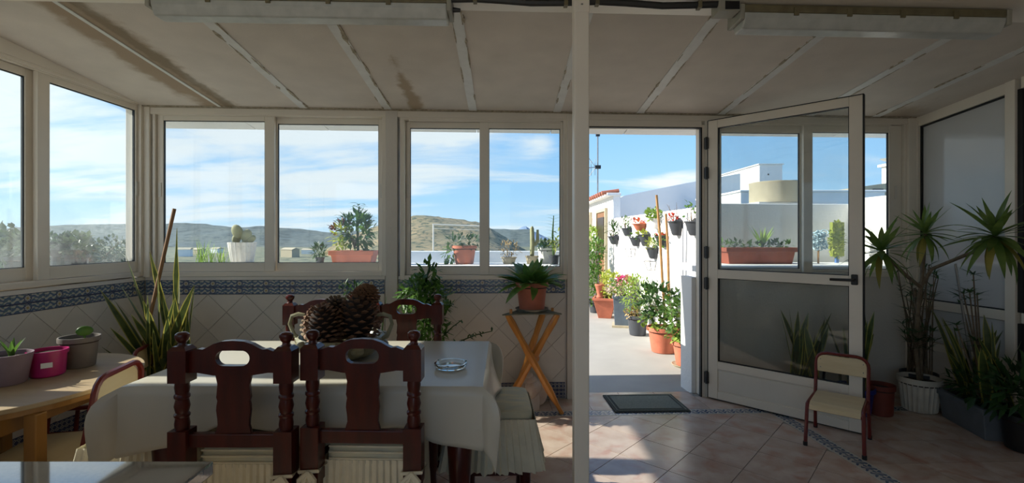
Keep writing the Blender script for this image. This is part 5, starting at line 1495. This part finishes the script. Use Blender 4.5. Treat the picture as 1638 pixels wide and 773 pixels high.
FERN = leaf_mat('fern_frond_green', srgb(78, 116, 52), srgb(112, 148, 68), scale=5, trans=.35)
shapes = [MB().leaf((0, 0, 0), (1, 0, 0), 1.0, w_, droop=dr, prof=[.2, .7, 1, 1, .8, .5, .05], fold=.12).mesh('frond', FERN, smooth=True, recalc=False) for w_, dr in ((.27, .9), (.25, 1.3), (.28, 1.7), (.26, .6))]
for k in range(58):
    a = k * 2.39996; t = k / 58; el = math.radians(82 - 62 * t) + rg.uniform(-.15, .15); L_ = rg.uniform(.20, .27)
    inst('frond', shapes[k % 4], fn, (.05 * math.cos(a), .05 * math.sin(a), .185), (rg.uniform(-.4, .4), -el, a), (L_, L_, L_))
mb = MB().leaf((.02, 0, .19), (.22, 0, 1), .20, .035, droop=.1, prof=[.6, 1, .9, .7, .05]).build('shoot', DKGREEN, fn, recalc=False)
# conch shell on the floor under the stand
SHELL = mat('pinkish_shell', srgb(206, 180, 160), .45, col2=srgb(216, 200, 186), scale=12)
p = at(846, 634, 3.66)
cs = thing('conch_shell', 'large pinkish white conch shell on the floor beneath the tripod stool', 'shell', (p.x, 3.66, 0))
vs, fs = [], []; NT, NR = 60, 14
for i in range(NT + 1):
    t = i / NT; a = t * 4.2 * 2 * PI; R_ = .085 * (1 - t) ** 1.25 + .002; off = .055 * (1 - t) ** 1.2; z = .085 + .20 * t ** .8
    for k in range(NR):
        q_ = 2 * PI * k / NR
        fl = 1 + .25 * math.sin(a * 3) * (math.cos(q_) > .5) * (1 - t)
        rr = off + R_ * math.cos(q_) * fl
        vs.append((rr * math.cos(a), rr * math.sin(a) * .9, z + R_ * math.sin(q_)))
for i in range(NT):
    for k in range(NR): fs.append((i*NR+k, i*NR+(k+1) % NR, (i+1)*NR+(k+1) % NR, (i+1)*NR+k))
fs.append(list(range(NR)))
MB().add(vs, fs).build('spire', SHELL, cs, smooth=True)
MB().leaf((-.02, -.05, .20), (.35, -.3, -1), .22, .16, droop=.25, prof=[.3, .8, 1.0, .8, .5], fold=.25).build('lip', SHELL, cs, smooth=True)

# doormat
p1, p2, p3, p4 = on_z(981, 661, 0), on_z(1110, 659, 0), on_z(1076, 632, 0), on_z(965, 634, 0)
dm = thing('doormat', 'dark grey doormat with darker border on the threshold', 'doormat', ((p1.x + p3.x) / 2, (p1.y + p3.y) / 2, 0.0005), FA)
MATG = mat('grey_coir', srgb(120, 124, 112), .95, var=.2, scale=120, bump=.6, bscale=300); MATD = mat('dark_coir', srgb(70, 73, 66), .95, var=.2, scale=120, bump=.6, bscale=300)
w, d_ = .285, .19
MB().box(-w, w, -d_, d_, 0, .009).build('backing', MATD, dm, bevel=.003)
MB().box(-w + .045, w - .045, -d_ + .045, d_ - .045, .009, .013).build('pile', MATG, dm, bevel=.002)
bars(MB(), -1, 1, -1, 1, 0, 0, 0, 0, 0, 0)
mb = MB()
a, b_ = w - .02, d_ - .02
mb.box(-a, a, -b_, -b_ + .008, .009, .012).box(-a, a, b_ - .008, b_, .009, .012).box(-a, -a + .008, -b_ + .008, b_ - .008, .009, .012).box(a - .008, a, -b_ + .008, b_ - .008, .009, .012).build('border_rib', MATG, dm)

# ================================================================== CHILDREN'S CHAIRS AND LOW OVAL TABLE
def make_kid_chair(s=1.0):
    """Red tube chair with plywood seat and back; front towards -y."""
    r = thing('school_chair', 'x', 'chair')
    W, zs, zb = .142 * s, .262 * s, .52 * s
    d0, d1 = -.15 * s, .17 * s
    rt = .0105 * s
    for sx in (-1, 1):
        x = sx * W
        MB().tube([(x * 1.04, d0 - .02 * s, 0), (x, d0, zs * .86), (x * .995, d0 + .008 * s, zs * .97), (x * .98, d0 + .035 * s, zs), (x * .98, d1 - .05 * s, zs * .99)], rt, 8).build('front_leg', REDTUBE, r, smooth=True)
        MB().tube([(x * 1.04, d1 + .035 * s, 0), (x, d1 - .02 * s, zs * .98)], rt, 8).build('rear_leg', REDTUBE, r, smooth=True)
        for yy in (d0 - .02 * s, d1 + .035 * s): MB().lathe([(.0125 * s, 0), (.0125 * s, .025 * s)], 8, (x * 1.04, yy, 0)).build('foot', RUBBER, r)
    pts = [(-W, d1 - .03 * s, zs * .7), (-W, d1, zs * 1.15), (-W, d1 + .028 * s, zb - .065 * s)]
    arc = [(-W + .06 * s * (1 - math.cos(t)), d1 + .03 * s, zb - .06 * s + .06 * s * math.sin(t)) for t in (.3, .7, 1.1, PI / 2)]
    pts += arc; pts += [(-x, y, z) for x, y, z in pts[::-1]]
    MB().tube(pts, rt, 8).build('back_frame', REDTUBE, r, smooth=True)
    MB().tube([(-W, d0 + .002, zs * .88), (W, d0 + .002, zs * .88)], rt * .9, 8).tube([(-W, d1 - .015 * s, zs * .93), (W, d1 - .015 * s, zs * .93)], rt * .8, 8).build('cross_rail', REDTUBE, r, smooth=True)
    # seat: plywood rolled over the front edge
    prof = [(d1 - .02 * s, zs + .012 * s), (d0 + .09 * s, zs + .010 * s), (d0 + .03 * s, zs + .008 * s), (d0 - .003 * s, zs - .008 * s), (d0 - .014 * s, zs - .035 * s), (d0 - .008 * s, zs - .036 * s), (d0 + .004 * s, zs - .014 * s), (d0 + .032 * s, zs - .001 * s), (d0 + .09 * s, zs + .0005 * s), (d1 - .02 * s, zs + .003 * s)]
    MB().prism(prof, -W + .012 * s, W - .012 * s, 'x').build('seat', BIRCH, r, bevel=.002)
    vs, fs = [], []
    zl, zh = zb - .125 * s, zb - .012 * s
    mbk = MB(); n = 8
    yb = d1 + .014 * s
    wx = W - .008 * s; rr = .045 * s
    poly = [(-wx, zl), (wx, zl)] + [(wx - rr + rr * math.cos(t), zh - rr + rr * math.sin(t)) for t in (0, .4, .8, 1.2, PI/2)] + [(-wx + rr - rr * math.sin(t), zh - rr + rr * math.cos(t)) for t in (0, .4, .8, 1.2, PI/2)]
    bo = mbk.prism(poly, yb, yb + .009 * s, 'y').build('backrest', BIRCH, r, bevel=.003)
    mb = MB()
    for sx in (-1, 1):
        for z in (zl + .03 * s, zh - .03 * s): mb.ball((sx * (W - .026 * s), yb + .001, z), .004, 8, 5)
    mb.build('screw', STEEL, bo)
    return r
KG = 'small red tube school chairs with plywood seats'
ka = on_z(1287, 712, 0); kb = on_z(1384, 736, 0)
th_ = math.atan2(kb.y - ka.y, kb.x - ka.x)
mid = (ka + kb) / 2
kid = make_kid_chair(1.0)
fwd = Vector((-math.sin(th_), math.cos(th_), 0))
loc = mid + fwd * .17
kid.location = (loc.x, loc.y, 0); kid.rotation_euler = (0, 0, th_)
kid['label'] = 'small red tube school chair with plywood seat in front of the open door'; kid['group'] = KG

OVW = mat('beech_laminate', srgb(166, 144, 112), .5, var=.06, scale=3, stretch=(1, 6, 1)); OVL = mat('yellow_beech', srgb(146, 102, 46), .45, var=.1, scale=6, stretch=(5, 5, 1))
ov = thing('low_table', 'low oval wooden table beneath the left window carrying plant pots', 'table', (-2.37, 2.24, 0))
pr = []
A_, B_ = .535, .56
ell = [(A_ * math.cos(2*PI*i/56), B_ * math.sin(2*PI*i/56)) for i in range(56)]
ell = [(max(x, -.45), y) for x, y in ell]
MB().prism(ell, .60, .62, 'z').build('tabletop', OVW, ov, bevel=.004)
MB().prism([(x * .985, y * .985) for x, y in ell], .578, .60, 'z').build('edge_band', OVL, ov)
MB().box(-.36, .34, -.36, -.34, .50, .578).box(-.36, .34, .34, .36, .50, .578).box(-.36, -.34, -.34, .34, .50, .578).box(.34, .36, -.36, .36, .50, .578).build('apron', OVL, ov)
for x, y in ((-.35, -.29), (-.35, .345), (.445, -.285), (.345, .345)): MB().box(x - .026, x + .026, y - .026, y + .026, 0, .578).build('leg', OVL, ov, bevel=.005)
kk = dup(kid, (-2.02, 2.12, 0), -PI/2 + .22, 'red tube school chair tucked under the low oval table next to the hanging cloth corner', KG)
kk.scale = (1.34, 1.34, 1.34)
kk = dup(kid, (-2.50, 2.94, 0), -1.25, 'red tube school chair with pale back at the far end of the low oval table', KG)
kk.scale = (1.16, 1.16, 1.16)
OZ = .621
def ovp(px, py): return on_z(px, py, OZ)
LILAC = mat('grey_lilac_plastic', srgb(138, 120, 130), .5); FUCH = mat('fuchsia_plastic', srgb(176, 30, 104), .4); GREYP = mat('grey_brown_plastic', srgb(112, 104, 98), .55)
p = ovp(15, 614); q = thing('potted_plant', 'grey lilac plastic pot with a small aloe on the low oval table', 'potted plant', (p.x - .01, p.y, OZ))
pot(q, .09, .068, .14, LILAC, rim=False)
mb = MB()
for k in range(6): mb.leaf((.02, 0, .12), (math.cos(k * 1.1) * .45, math.sin(k * 1.1) * .45, 1), .10, .022, droop=.3, prof=[.9, 1, .6, .05], fold=.35)
mb.build('aloe_leaves', GREEN, q, recalc=False)
p = ovp(76, 600); q = thing('plant_pot', 'bright fuchsia plastic pot with a small white sticker on the low oval table', 'pot', (p.x, p.y, OZ))
pot(q, .080, .068, .125, FUCH, rim=True)
MB().box(-.024, .018, -.0035, 0, -.012, .012).build('sticker', WHITEWASH, q); st_ = q.children[-1]; st_.location = (.0765 * .69, -.0765 * .72, .062); st_.rotation_euler = (-.08, 0, .765)
p = ovp(127, 586); q = thing('potted_plant', 'tall grey-brown plastic pot with one round cactus leaf on the low oval table', 'potted plant', (p.x, p.y, OZ))
pot(q, .088, .068, .158, GREYP, rim=True)
o = MB().ball((0, 0, 0), 1, 14, 8, (.036, .012, .026)).build('pad', GREEN, q, smooth=True); o.location = (.045, -.02, .19); o.rotation_euler = (0, 0, .75)
MB().tube([(.045, -.02, .12), (.045, -.02, .17)], .005, 5).build('stem', GREEN, q)

# ================================================================== SANSEVIERIA IN THE CORNER AND OTHER INDOOR PLANTS
SANS = leaf_mat('snake_plant_green', srgb(58, 74, 38), srgb(92, 104, 56), scale=16, trans=.2); SEDGE = leaf_mat('snake_plant_margin', srgb(166, 158, 70), srgb(188, 178, 92), trans=.3)
def sans(root, specs, z0, scale=1.0):
    """specs: (x, y, lean_x, lean_y, length, width, droop)"""
    for i, (x, y, lx_, ly_, L_, w_, dr) in enumerate(specs):
        MB().leaf((0, 0, 0), (lx_, ly_, 1), L_, w_, droop=dr, prof=[.55, .85, 1, 1, .9, .65, .04], fold=.12, edge=True, twist=(i * 1.3) % 2.2 - 1.1, droop_dir=Vector((lx_ * .6, ly_ * .6, -.7))).build('leaf', [SANS, SEDGE], root, smooth=True, recalc=False).location = (x, y, z0)
REDPOT = mat('dark_red_clay', srgb(112, 48, 36), .7, var=.12)
sp = thing('snake_plant', 'tall variegated snake plant in a dark red pot in the left corner', 'potted plant', (-2.28, 3.22, 0))
zz = pot(sp, .20, .15, .33, REDPOT)
zz -= .02
def sdir(px, py, Y, base):  # lean needed for a tip at the pixel
    t = at(px, py, Y); v = t - (Vector(sp.location) + Vector(base) + Vector((0, 0, zz))); return v
spec = []
rg = random.Random(91)
tips = [(236, 470, 2.98), (268, 500, 2.95), (222, 520, 3.0), (292, 520, 3.1), (250, 440, 3.25), (300, 470, 3.3), (200, 455, 3.15), (168, 462, 3.05), (205, 405, 3.3), (243, 402, 3.3), (252, 425, 3.2), (278, 462, 3.1), (306, 455, 3.15), (278, 470, 3.0), (190, 480, 3.1), (215, 500, 3.0), (262, 470, 3.1), (296, 480, 3.2), (232, 478, 3.0), (310, 458, 3.3), (182, 520, 2.95), (270, 540, 3.0), (245, 520, 2.95), (225, 460, 3.4), (300, 500, 3.0), (258, 455, 3.45), (286, 440, 3.5)]
for i, (px, py, Y) in enumerate(tips):
    bx_, by_ = rg.uniform(-.10, .10), rg.uniform(-.09, .09)
    v = sdir(px, py, Y, (bx_, by_, 0))
    spec.append((bx_, by_, v.x / v.z, v.y / v.z, v.length, rg.uniform(.042, .060), .10))
sans(sp, spec, zz)
v = sdir(283, 365, 3.15, (.05, 0, 0)); o = MB().leaf((0, 0, 0), (v.x / v.z, v.y / v.z, 1), v.length, .045, droop=.02, prof=[.5, .8, .5, .25, .5, .8, .3, .06], fold=.2, edge=True).build('leaf', [SANS, SEDGE], sp, smooth=True, recalc=False); o.location = (.05, 0, zz)
# a drooping leaf in front, toward the low table
v = at(155, 562, 2.85) - (Vector(sp.location) + Vector((-.05, -.05, zz)))
o = MB().leaf((0, 0, 0), v + Vector((0, 0, .1)), v.length, .06, droop=.15, prof=[.5, .9, 1, 1, .7, .05], edge=True).build('leaf', [SANS, SEDGE], sp, smooth=True, recalc=False); o.location = (-.05, -.05, zz)
a, b_ = at(228, 560, 3.2), at(279, 334, 3.3)
o = MB().tube([a, a.lerp(b_, .5), b_], [.011, .012, .012], 8).build('wooden_stick', mat('brown_stick', srgb(138, 100, 62), .6, var=.15), smooth=True)
d_ = (a - b_).normalized(); o.data.vertices
tag(o, 'brown wooden stick leaning up out of the corner snake plant', 'stick')
# extend the stick down into the soil
e = a + d_ * ((a.z - (zz + .0)) / -d_.z if d_.z < 0 else 0)
MB().tube([a, e], .011, 8).build('stick_end', MATS['brown_stick'], o, smooth=True)

def indoor(loc, label, rt=.10, hh=.18, m=TERRACOTTA, name='potted_plant'):
    q = thing(name, label, 'potted plant', loc); z = pot(q, rt, rt * .75, hh, m); return q, z
q, z = indoor((-1.50, 3.45, 0), 'low bushy green plant behind the table left of the far mahogany chair', .11, .24)
fuzz(MB(), (0, 0, .44), (.14, .12, .09), 150, .07, .04, random.Random(101)).build('foliage', DKGREEN, q, kind='stuff', recalc=False); twigs(MB(), (0, 0, .2), [(-.08, 0, .45), (.08, 0, .45), (0, .05, .48), (0, -.06, .42)], .006).build('stem', DKGREEN, q)
# spindly plant with stakes
q, z = indoor((-1.07, 3.42, 0), 'thin-stemmed wispy plant tied to grey stakes behind the pine cones', .12, .26, DARKPOT)
mb = MB()
for x, h_ in ((.07, .94), (.12, .95), (.17, .94)): mb.tube([(x * .6, .02, .2), (x, .02, h_)], .005, 6)
mb.build('stake', STEEL, q)
mb = MB(); rg = random.Random(103)
tw = []
for x, h_ in ((-.03, .92), (.0, .96), (-.10, .86), (.02, .84)):
    tw.append((x, 0, h_))
twigs(mb, (0, 0, .2), tw, .006, .05, rg); twigs(mb, (-.06, 0, .75), [(-.14, 0, .84), (.06, 0, .93), (-.02, 0, .99)], .004, .1, rg)
mb.build('stem', DKGREEN, q)
fuzz(MB(), (-.03, 0, .88), (.13, .06, .10), 60, .05, .014, rg).build('foliage', DKGREEN, q, kind='stuff', recalc=False)
MB().leaf((.16, 0, .22), (.1, 0, 1), .66, .05, droop=.05, prof=[.4, .8, 1, .9, .8, .1]).build('long_leaf', DKGREEN, q, recalc=False)
# climbing plant by the white post
q, z = indoor((-.60, 3.50, 0), 'tall climbing green plant by the white post between the windows', .15, .30)
mb = MB()
mb.tube([(0, 0, .2), (.0, .02, .6), (.03, .03, 1.0), (.06, .03, 1.10)], [.012, .011, .009, .006], 6)
mb.build('stem', DKGREEN, q)
rg = random.Random(105); f = MB()
for c, r_, n_ in (((.04, .02, 1.03), (.09, .07, .09), 90), ((-.0, .0, .90), (.16, .10, .11), 190), ((.09, -.02, .83), (.14, .10, .12), 170), ((.02, -.04, .72), (.17, .11, .13), 190), ((.05, 0, .58), (.16, .12, .14), 140), ((-.08, 0, .86), (.09, .06, .05), 40)):
    fuzz(f, c, r_, n_, .062, .028, rg, up=.1)
f.build('foliage', GREEN, q, kind='stuff', recalc=False)
MB().leaf((-.14, 0, .88), (-1, -.1, -.15), .09, .022, prof=[.4, 1, .06]).build('side_leaf', GREEN, q, recalc=False)
mb = MB(); f = MB()
for tip in ((.52, -.05, .62), (.30, -.05, .70), (.42, 0, .50), (.22, -.02, .82)):
    a = Vector((.02, 0, .35)); b_ = Vector(tip); m_ = a.lerp(b_, .5) + Vector((0, 0, .05)); P_ = [a, a.lerp(m_, .5) + Vector((0, 0, .02)), m_, m_.lerp(b_, .5) + Vector((0, 0, .01)), b_]
    mb.tube(P_, [.006, .005, .005, .004, .003], 5)
    for t in range(22):
        s_ = rg.uniform(.35, 1.0); p_ = a.lerp(b_, s_) + Vector((0, 0, .05 * math.sin(PI * s_))); f.leaf(p_, (rg.uniform(-.6, .8), rg.uniform(-1, 1), rg.uniform(-.4, .8)), .045, .016, prof=[.4, 1, .06])
mb.build('branch', DKGREEN, q); f.build('branch_leaves', DKGREEN, q, kind='stuff', recalc=False)

# ================================================================== RIGHT CORNER PLANTS
LP = leaf_mat('yucca_leaf', srgb(84, 116, 52), srgb(128, 148, 72), scale=3, trans=.4)
LP2 = leaf_mat('yucca_leaf_yellowing', srgb(128, 124, 52), srgb(156, 140, 62), scale=3, trans=.3)
WRIB = mat('white_ribbed_plastic', srgb(196, 190, 176), .5)
p = on_z(1490, 664, 0)
dr = thing('dragon_tree', 'three-headed dragon tree with spiky leaf heads in a white ribbed pot', 'potted plant', (p.x, p.y + .10, 0))
z = pot(dr, .135, .10, .25, WRIB, n=72, ribs=24)
base = Vector(dr.location)
heads = [(at(1410, 402, 3.20), 36, .27), (at(1480, 374, 3.45), 34, .25), (at(1592, 378, 2.95), 48, .29)]
top = at(1474, 452, 3.42) - base
mb = MB().tube([(0, 0, z - .03), (-.03, 0, .5), Vector((top.x - .02, top.y, top.z - .15)), top], [.015, .014, .014, .014], 8)
mb.build('trunk', BARK, dr, smooth=True)
MB().tube([(.04, .03, z - .03), (.03, .02, .45), (.0, .02, .75), Vector((top.x - .03, top.y + .02, top.z - .05))], [.012, .011, .011, .010], 8).build('trunk', BARK, dr, smooth=True)
br = [[top + Vector((0, 0, -.04)), top.lerp(heads[0][0] - base, .5) + Vector((.02, 0, -.05)), heads[0][0] - base],
      [top + Vector((0, 0, -.04)), top.lerp(heads[1][0] - base, .5), heads[1][0] - base],
      [top + Vector((0, 0, -.02)), top + Vector((.05, -.03, .10)), at(1545, 408, 3.18) - base, at(1572, 398, 3.04) - base, heads[2][0] - base]]
for b_ in br: MB().tube(b_, [.012] * (len(b_) - 1) + [.010], 8).build('branch', BARK, dr, smooth=True)
rg = random.Random(111)
lms = []
for L_, dp, m_ in ((1.0, .35, LP), (1.0, .75, LP), (1.0, 1.0, LP), (.9, .1, LP), (1.0, .9, LP2)):
    lms.append(MB().leaf((0, 0, 0), (1, 0, 0), L_, .135, droop=dp, prof=[.55, .8, 1, .95, .7, .4, .03], fold=.18).mesh('leaf', m_, smooth=True, recalc=False))
for hc, n_, L_ in heads:
    c = hc - base
    for k in range(n_):
        a = k * 2.39996; t = k / n_
        el = math.radians(80 - 125 * t ** .85) + rg.uniform(-.12, .12)
        s_ = L_ * rg.uniform(.8, 1.1)
        me = lms[4] if (t > .86 and rg.random() < .6) else lms[rg.choice((0, 1, 3)) if t < .7 else rg.choice((1, 2))]
        inst('leaf', me, dr, c + Vector((0, 0, -.03 * t + .015)), (rg.uniform(-.2, .2), -el, a), (s_, s_ * 1.1, s_))
# papyrus / slender dark whorled stems
def whorl(mb, c, n_, L_, w_, rg, up=.4):
    for k in range(n_):
        a = 2 * PI * k / n_ + rg.uniform(-.2, .2); mb.leaf(c, (math.cos(a), math.sin(a), up + rg.uniform(-.3, .5)), L_ * rg.uniform(.7, 1.1), w_, droop=.4, prof=[.7, 1, .7, .05], fold=.1)
p = on_z(1556, 640, 0)
pa_ = thing('papyrus', 'slender umbrella papyrus with two whorled stems against the white panel wall', 'potted plant', (3.22, 3.18, 0))
z = pot(pa_, .10, .075, .20, DARKPOT)
b0 = Vector(pa_.location); mb = MB(); f = MB(); rg = random.Random(121)
for (px, py, Y) in ((1557, 440, 3.2), (1541, 470, 3.2), (1551, 468, 3.18), (1563, 472, 3.18), (1535, 475, 3.22), (1560, 545, 3.15), (1530, 520, 3.1)):
    t_ = at(px, py, Y) - b0; x0 = rg.uniform(-.03, .03)
    mb.tube([(x0, 0, z - .03), (x0 + (t_.x - x0) * .4, t_.y * .4, t_.z * .55), t_], [.006, .006, .004], 6); whorl(f, t_, 10, .10, .012, rg); whorl(f, t_ - Vector((0, 0, .04)), 5, .07, .012, rg)
mb.build('stem', BARK, pa_); f.build('leaf_whorls', DKGREEN, pa_, kind='stuff', recalc=False)
a = at(1528, 422, 3.2) - b0; MB().tube([(-.02, 0.02, z - .02), a], .007, 6).build('stake', STEEL, pa_)
# feathery dark plant between
p = on_z(1470, 650, 0)
fe = thing('potted_plant', 'tall feathery dark plant with many thin stems beneath the left dragon tree head', 'potted plant', (3.27, 3.74, 0))
z = pot(fe, .12, .09, .24, DARKPOT)
b0 = Vector(fe.location); mb = MB(); f = MB(); rg = random.Random(131)
for i in range(34):
    t_ = at(rg.uniform(1432, 1508), rg.uniform(425, 560), rg.uniform(3.4, 3.75)) - b0; x0, y0 = rg.uniform(-.06, .06), rg.uniform(-.06, .06)
    m_ = Vector((x0 + (t_.x - x0) * .35, y0 + (t_.y - y0) * .35, .2 + (t_.z - .2) * .55))
    mb.tube([(x0, y0, z - .03), m_, t_], [.006, .005, .003], 5)
    whorl(f, t_, 8, .10, .010, rg); whorl(f, m_.lerp(t_, .6), 4, .08, .009, rg)
mb.build('stem', BARK, fe); f.build('leaf_whorls', DKGREEN, fe, kind='stuff', recalc=False)
# grey trough with snake plants along the right wall
pA, pB = on_z(1516, 672, 0), on_z(1580, 708, 0)
th2 = math.atan2(pB.y - pA.y, pB.x - pA.x)
tl = .46
tg = thing('planter_box', 'long grey trough of variegated snake plants along the right wall', 'planter', (pA.x + .12 + .22 * math.cos(th2), pA.y + .05 + .22 * math.sin(th2), 0), th2)
square_pot(tg, tl, .24, tl * .92, .20, .20, mat('grey_trough_plastic', srgb(96, 102, 108), .55))
rg = random.Random(141); spec = []
for k in range(26):
    x = rg.uniform(-.20, .20); y = rg.uniform(-.07, .07)
    spec.append((x, y, x * .8 + rg.uniform(-.25, .25), rg.uniform(-.3, .3), rg.uniform(.30, .62), rg.uniform(.05, .065), rg.uniform(.1, .5)))
sans(tg, spec, .195)
fuzz(MB(), (.05, -.02, .30), (.24, .13, .12), 240, .08, .03, rg).build('undergrowth', DKGREEN, tg, kind='stuff', recalc=False)
# pots in the dark corner
q = thing('snake_plant', 'variegated snake plant in a blue pot behind the free edge of the open door', 'potted plant', (2.60, 3.52, 0))
z = pot(q, .13, .10, .20, mat('cobalt_blue_plastic', srgb(34, 48, 128), .4))
rg = random.Random(151); spec = []
for k in range(12): spec.append((rg.uniform(-.07, .07), rg.uniform(-.07, .07), rg.uniform(-.3, .3), rg.uniform(-.15, .15), rg.uniform(.42, .66), .06, .1))
sans(q, spec, z - .02)
q = thing('snake_plant', 'cluster of snake plant leaves seen through the lower door glass', 'potted plant', (2.22, 3.52, 0))
z = pot(q, .15, .12, .24, TERRACOTTA)
spec = []
for k in range(16): spec.append((rg.uniform(-.09, .09), rg.uniform(-.06, .06), rg.uniform(-.35, .35), rg.uniform(-.12, .12), rg.uniform(.40, .66), .06, .12))
sans(q, spec, z - .02)
q = thing('plant_pot', 'dark red clay pot in the dim right corner between blue and white pots', 'pot', (2.78, 3.50, 0)); pot(q, .09, .075, .22, REDPOT)
q = thing('plant_stand', 'low black stand in the dim right corner behind the blue pot', 'stand', (2.66, 3.77, 0))
MB().lathe([(.13, .27), (.135, .28), (.13, .30)], 20).build('top', BLACK, q)
for k in range(3):
    a = k * 2.1; MB().tube([(math.cos(a) * .10, math.sin(a) * .10, .27), (math.cos(a) * .12, math.sin(a) * .12, 0)], .01, 6).build('leg', BLACK, q)

q = thing('potted_plant', 'dark leafy plant in a black pot at the right frame edge before the panels', 'potted plant', (3.20, 2.90, 0))
z = pot(q, .13, .10, .22, BLACK)
fuzz(MB(), (-.02, 0, .36), (.22, .16, .16), 220, .11, .035, random.Random(161)).build('foliage', DKGREEN, q, kind='stuff', recalc=False)
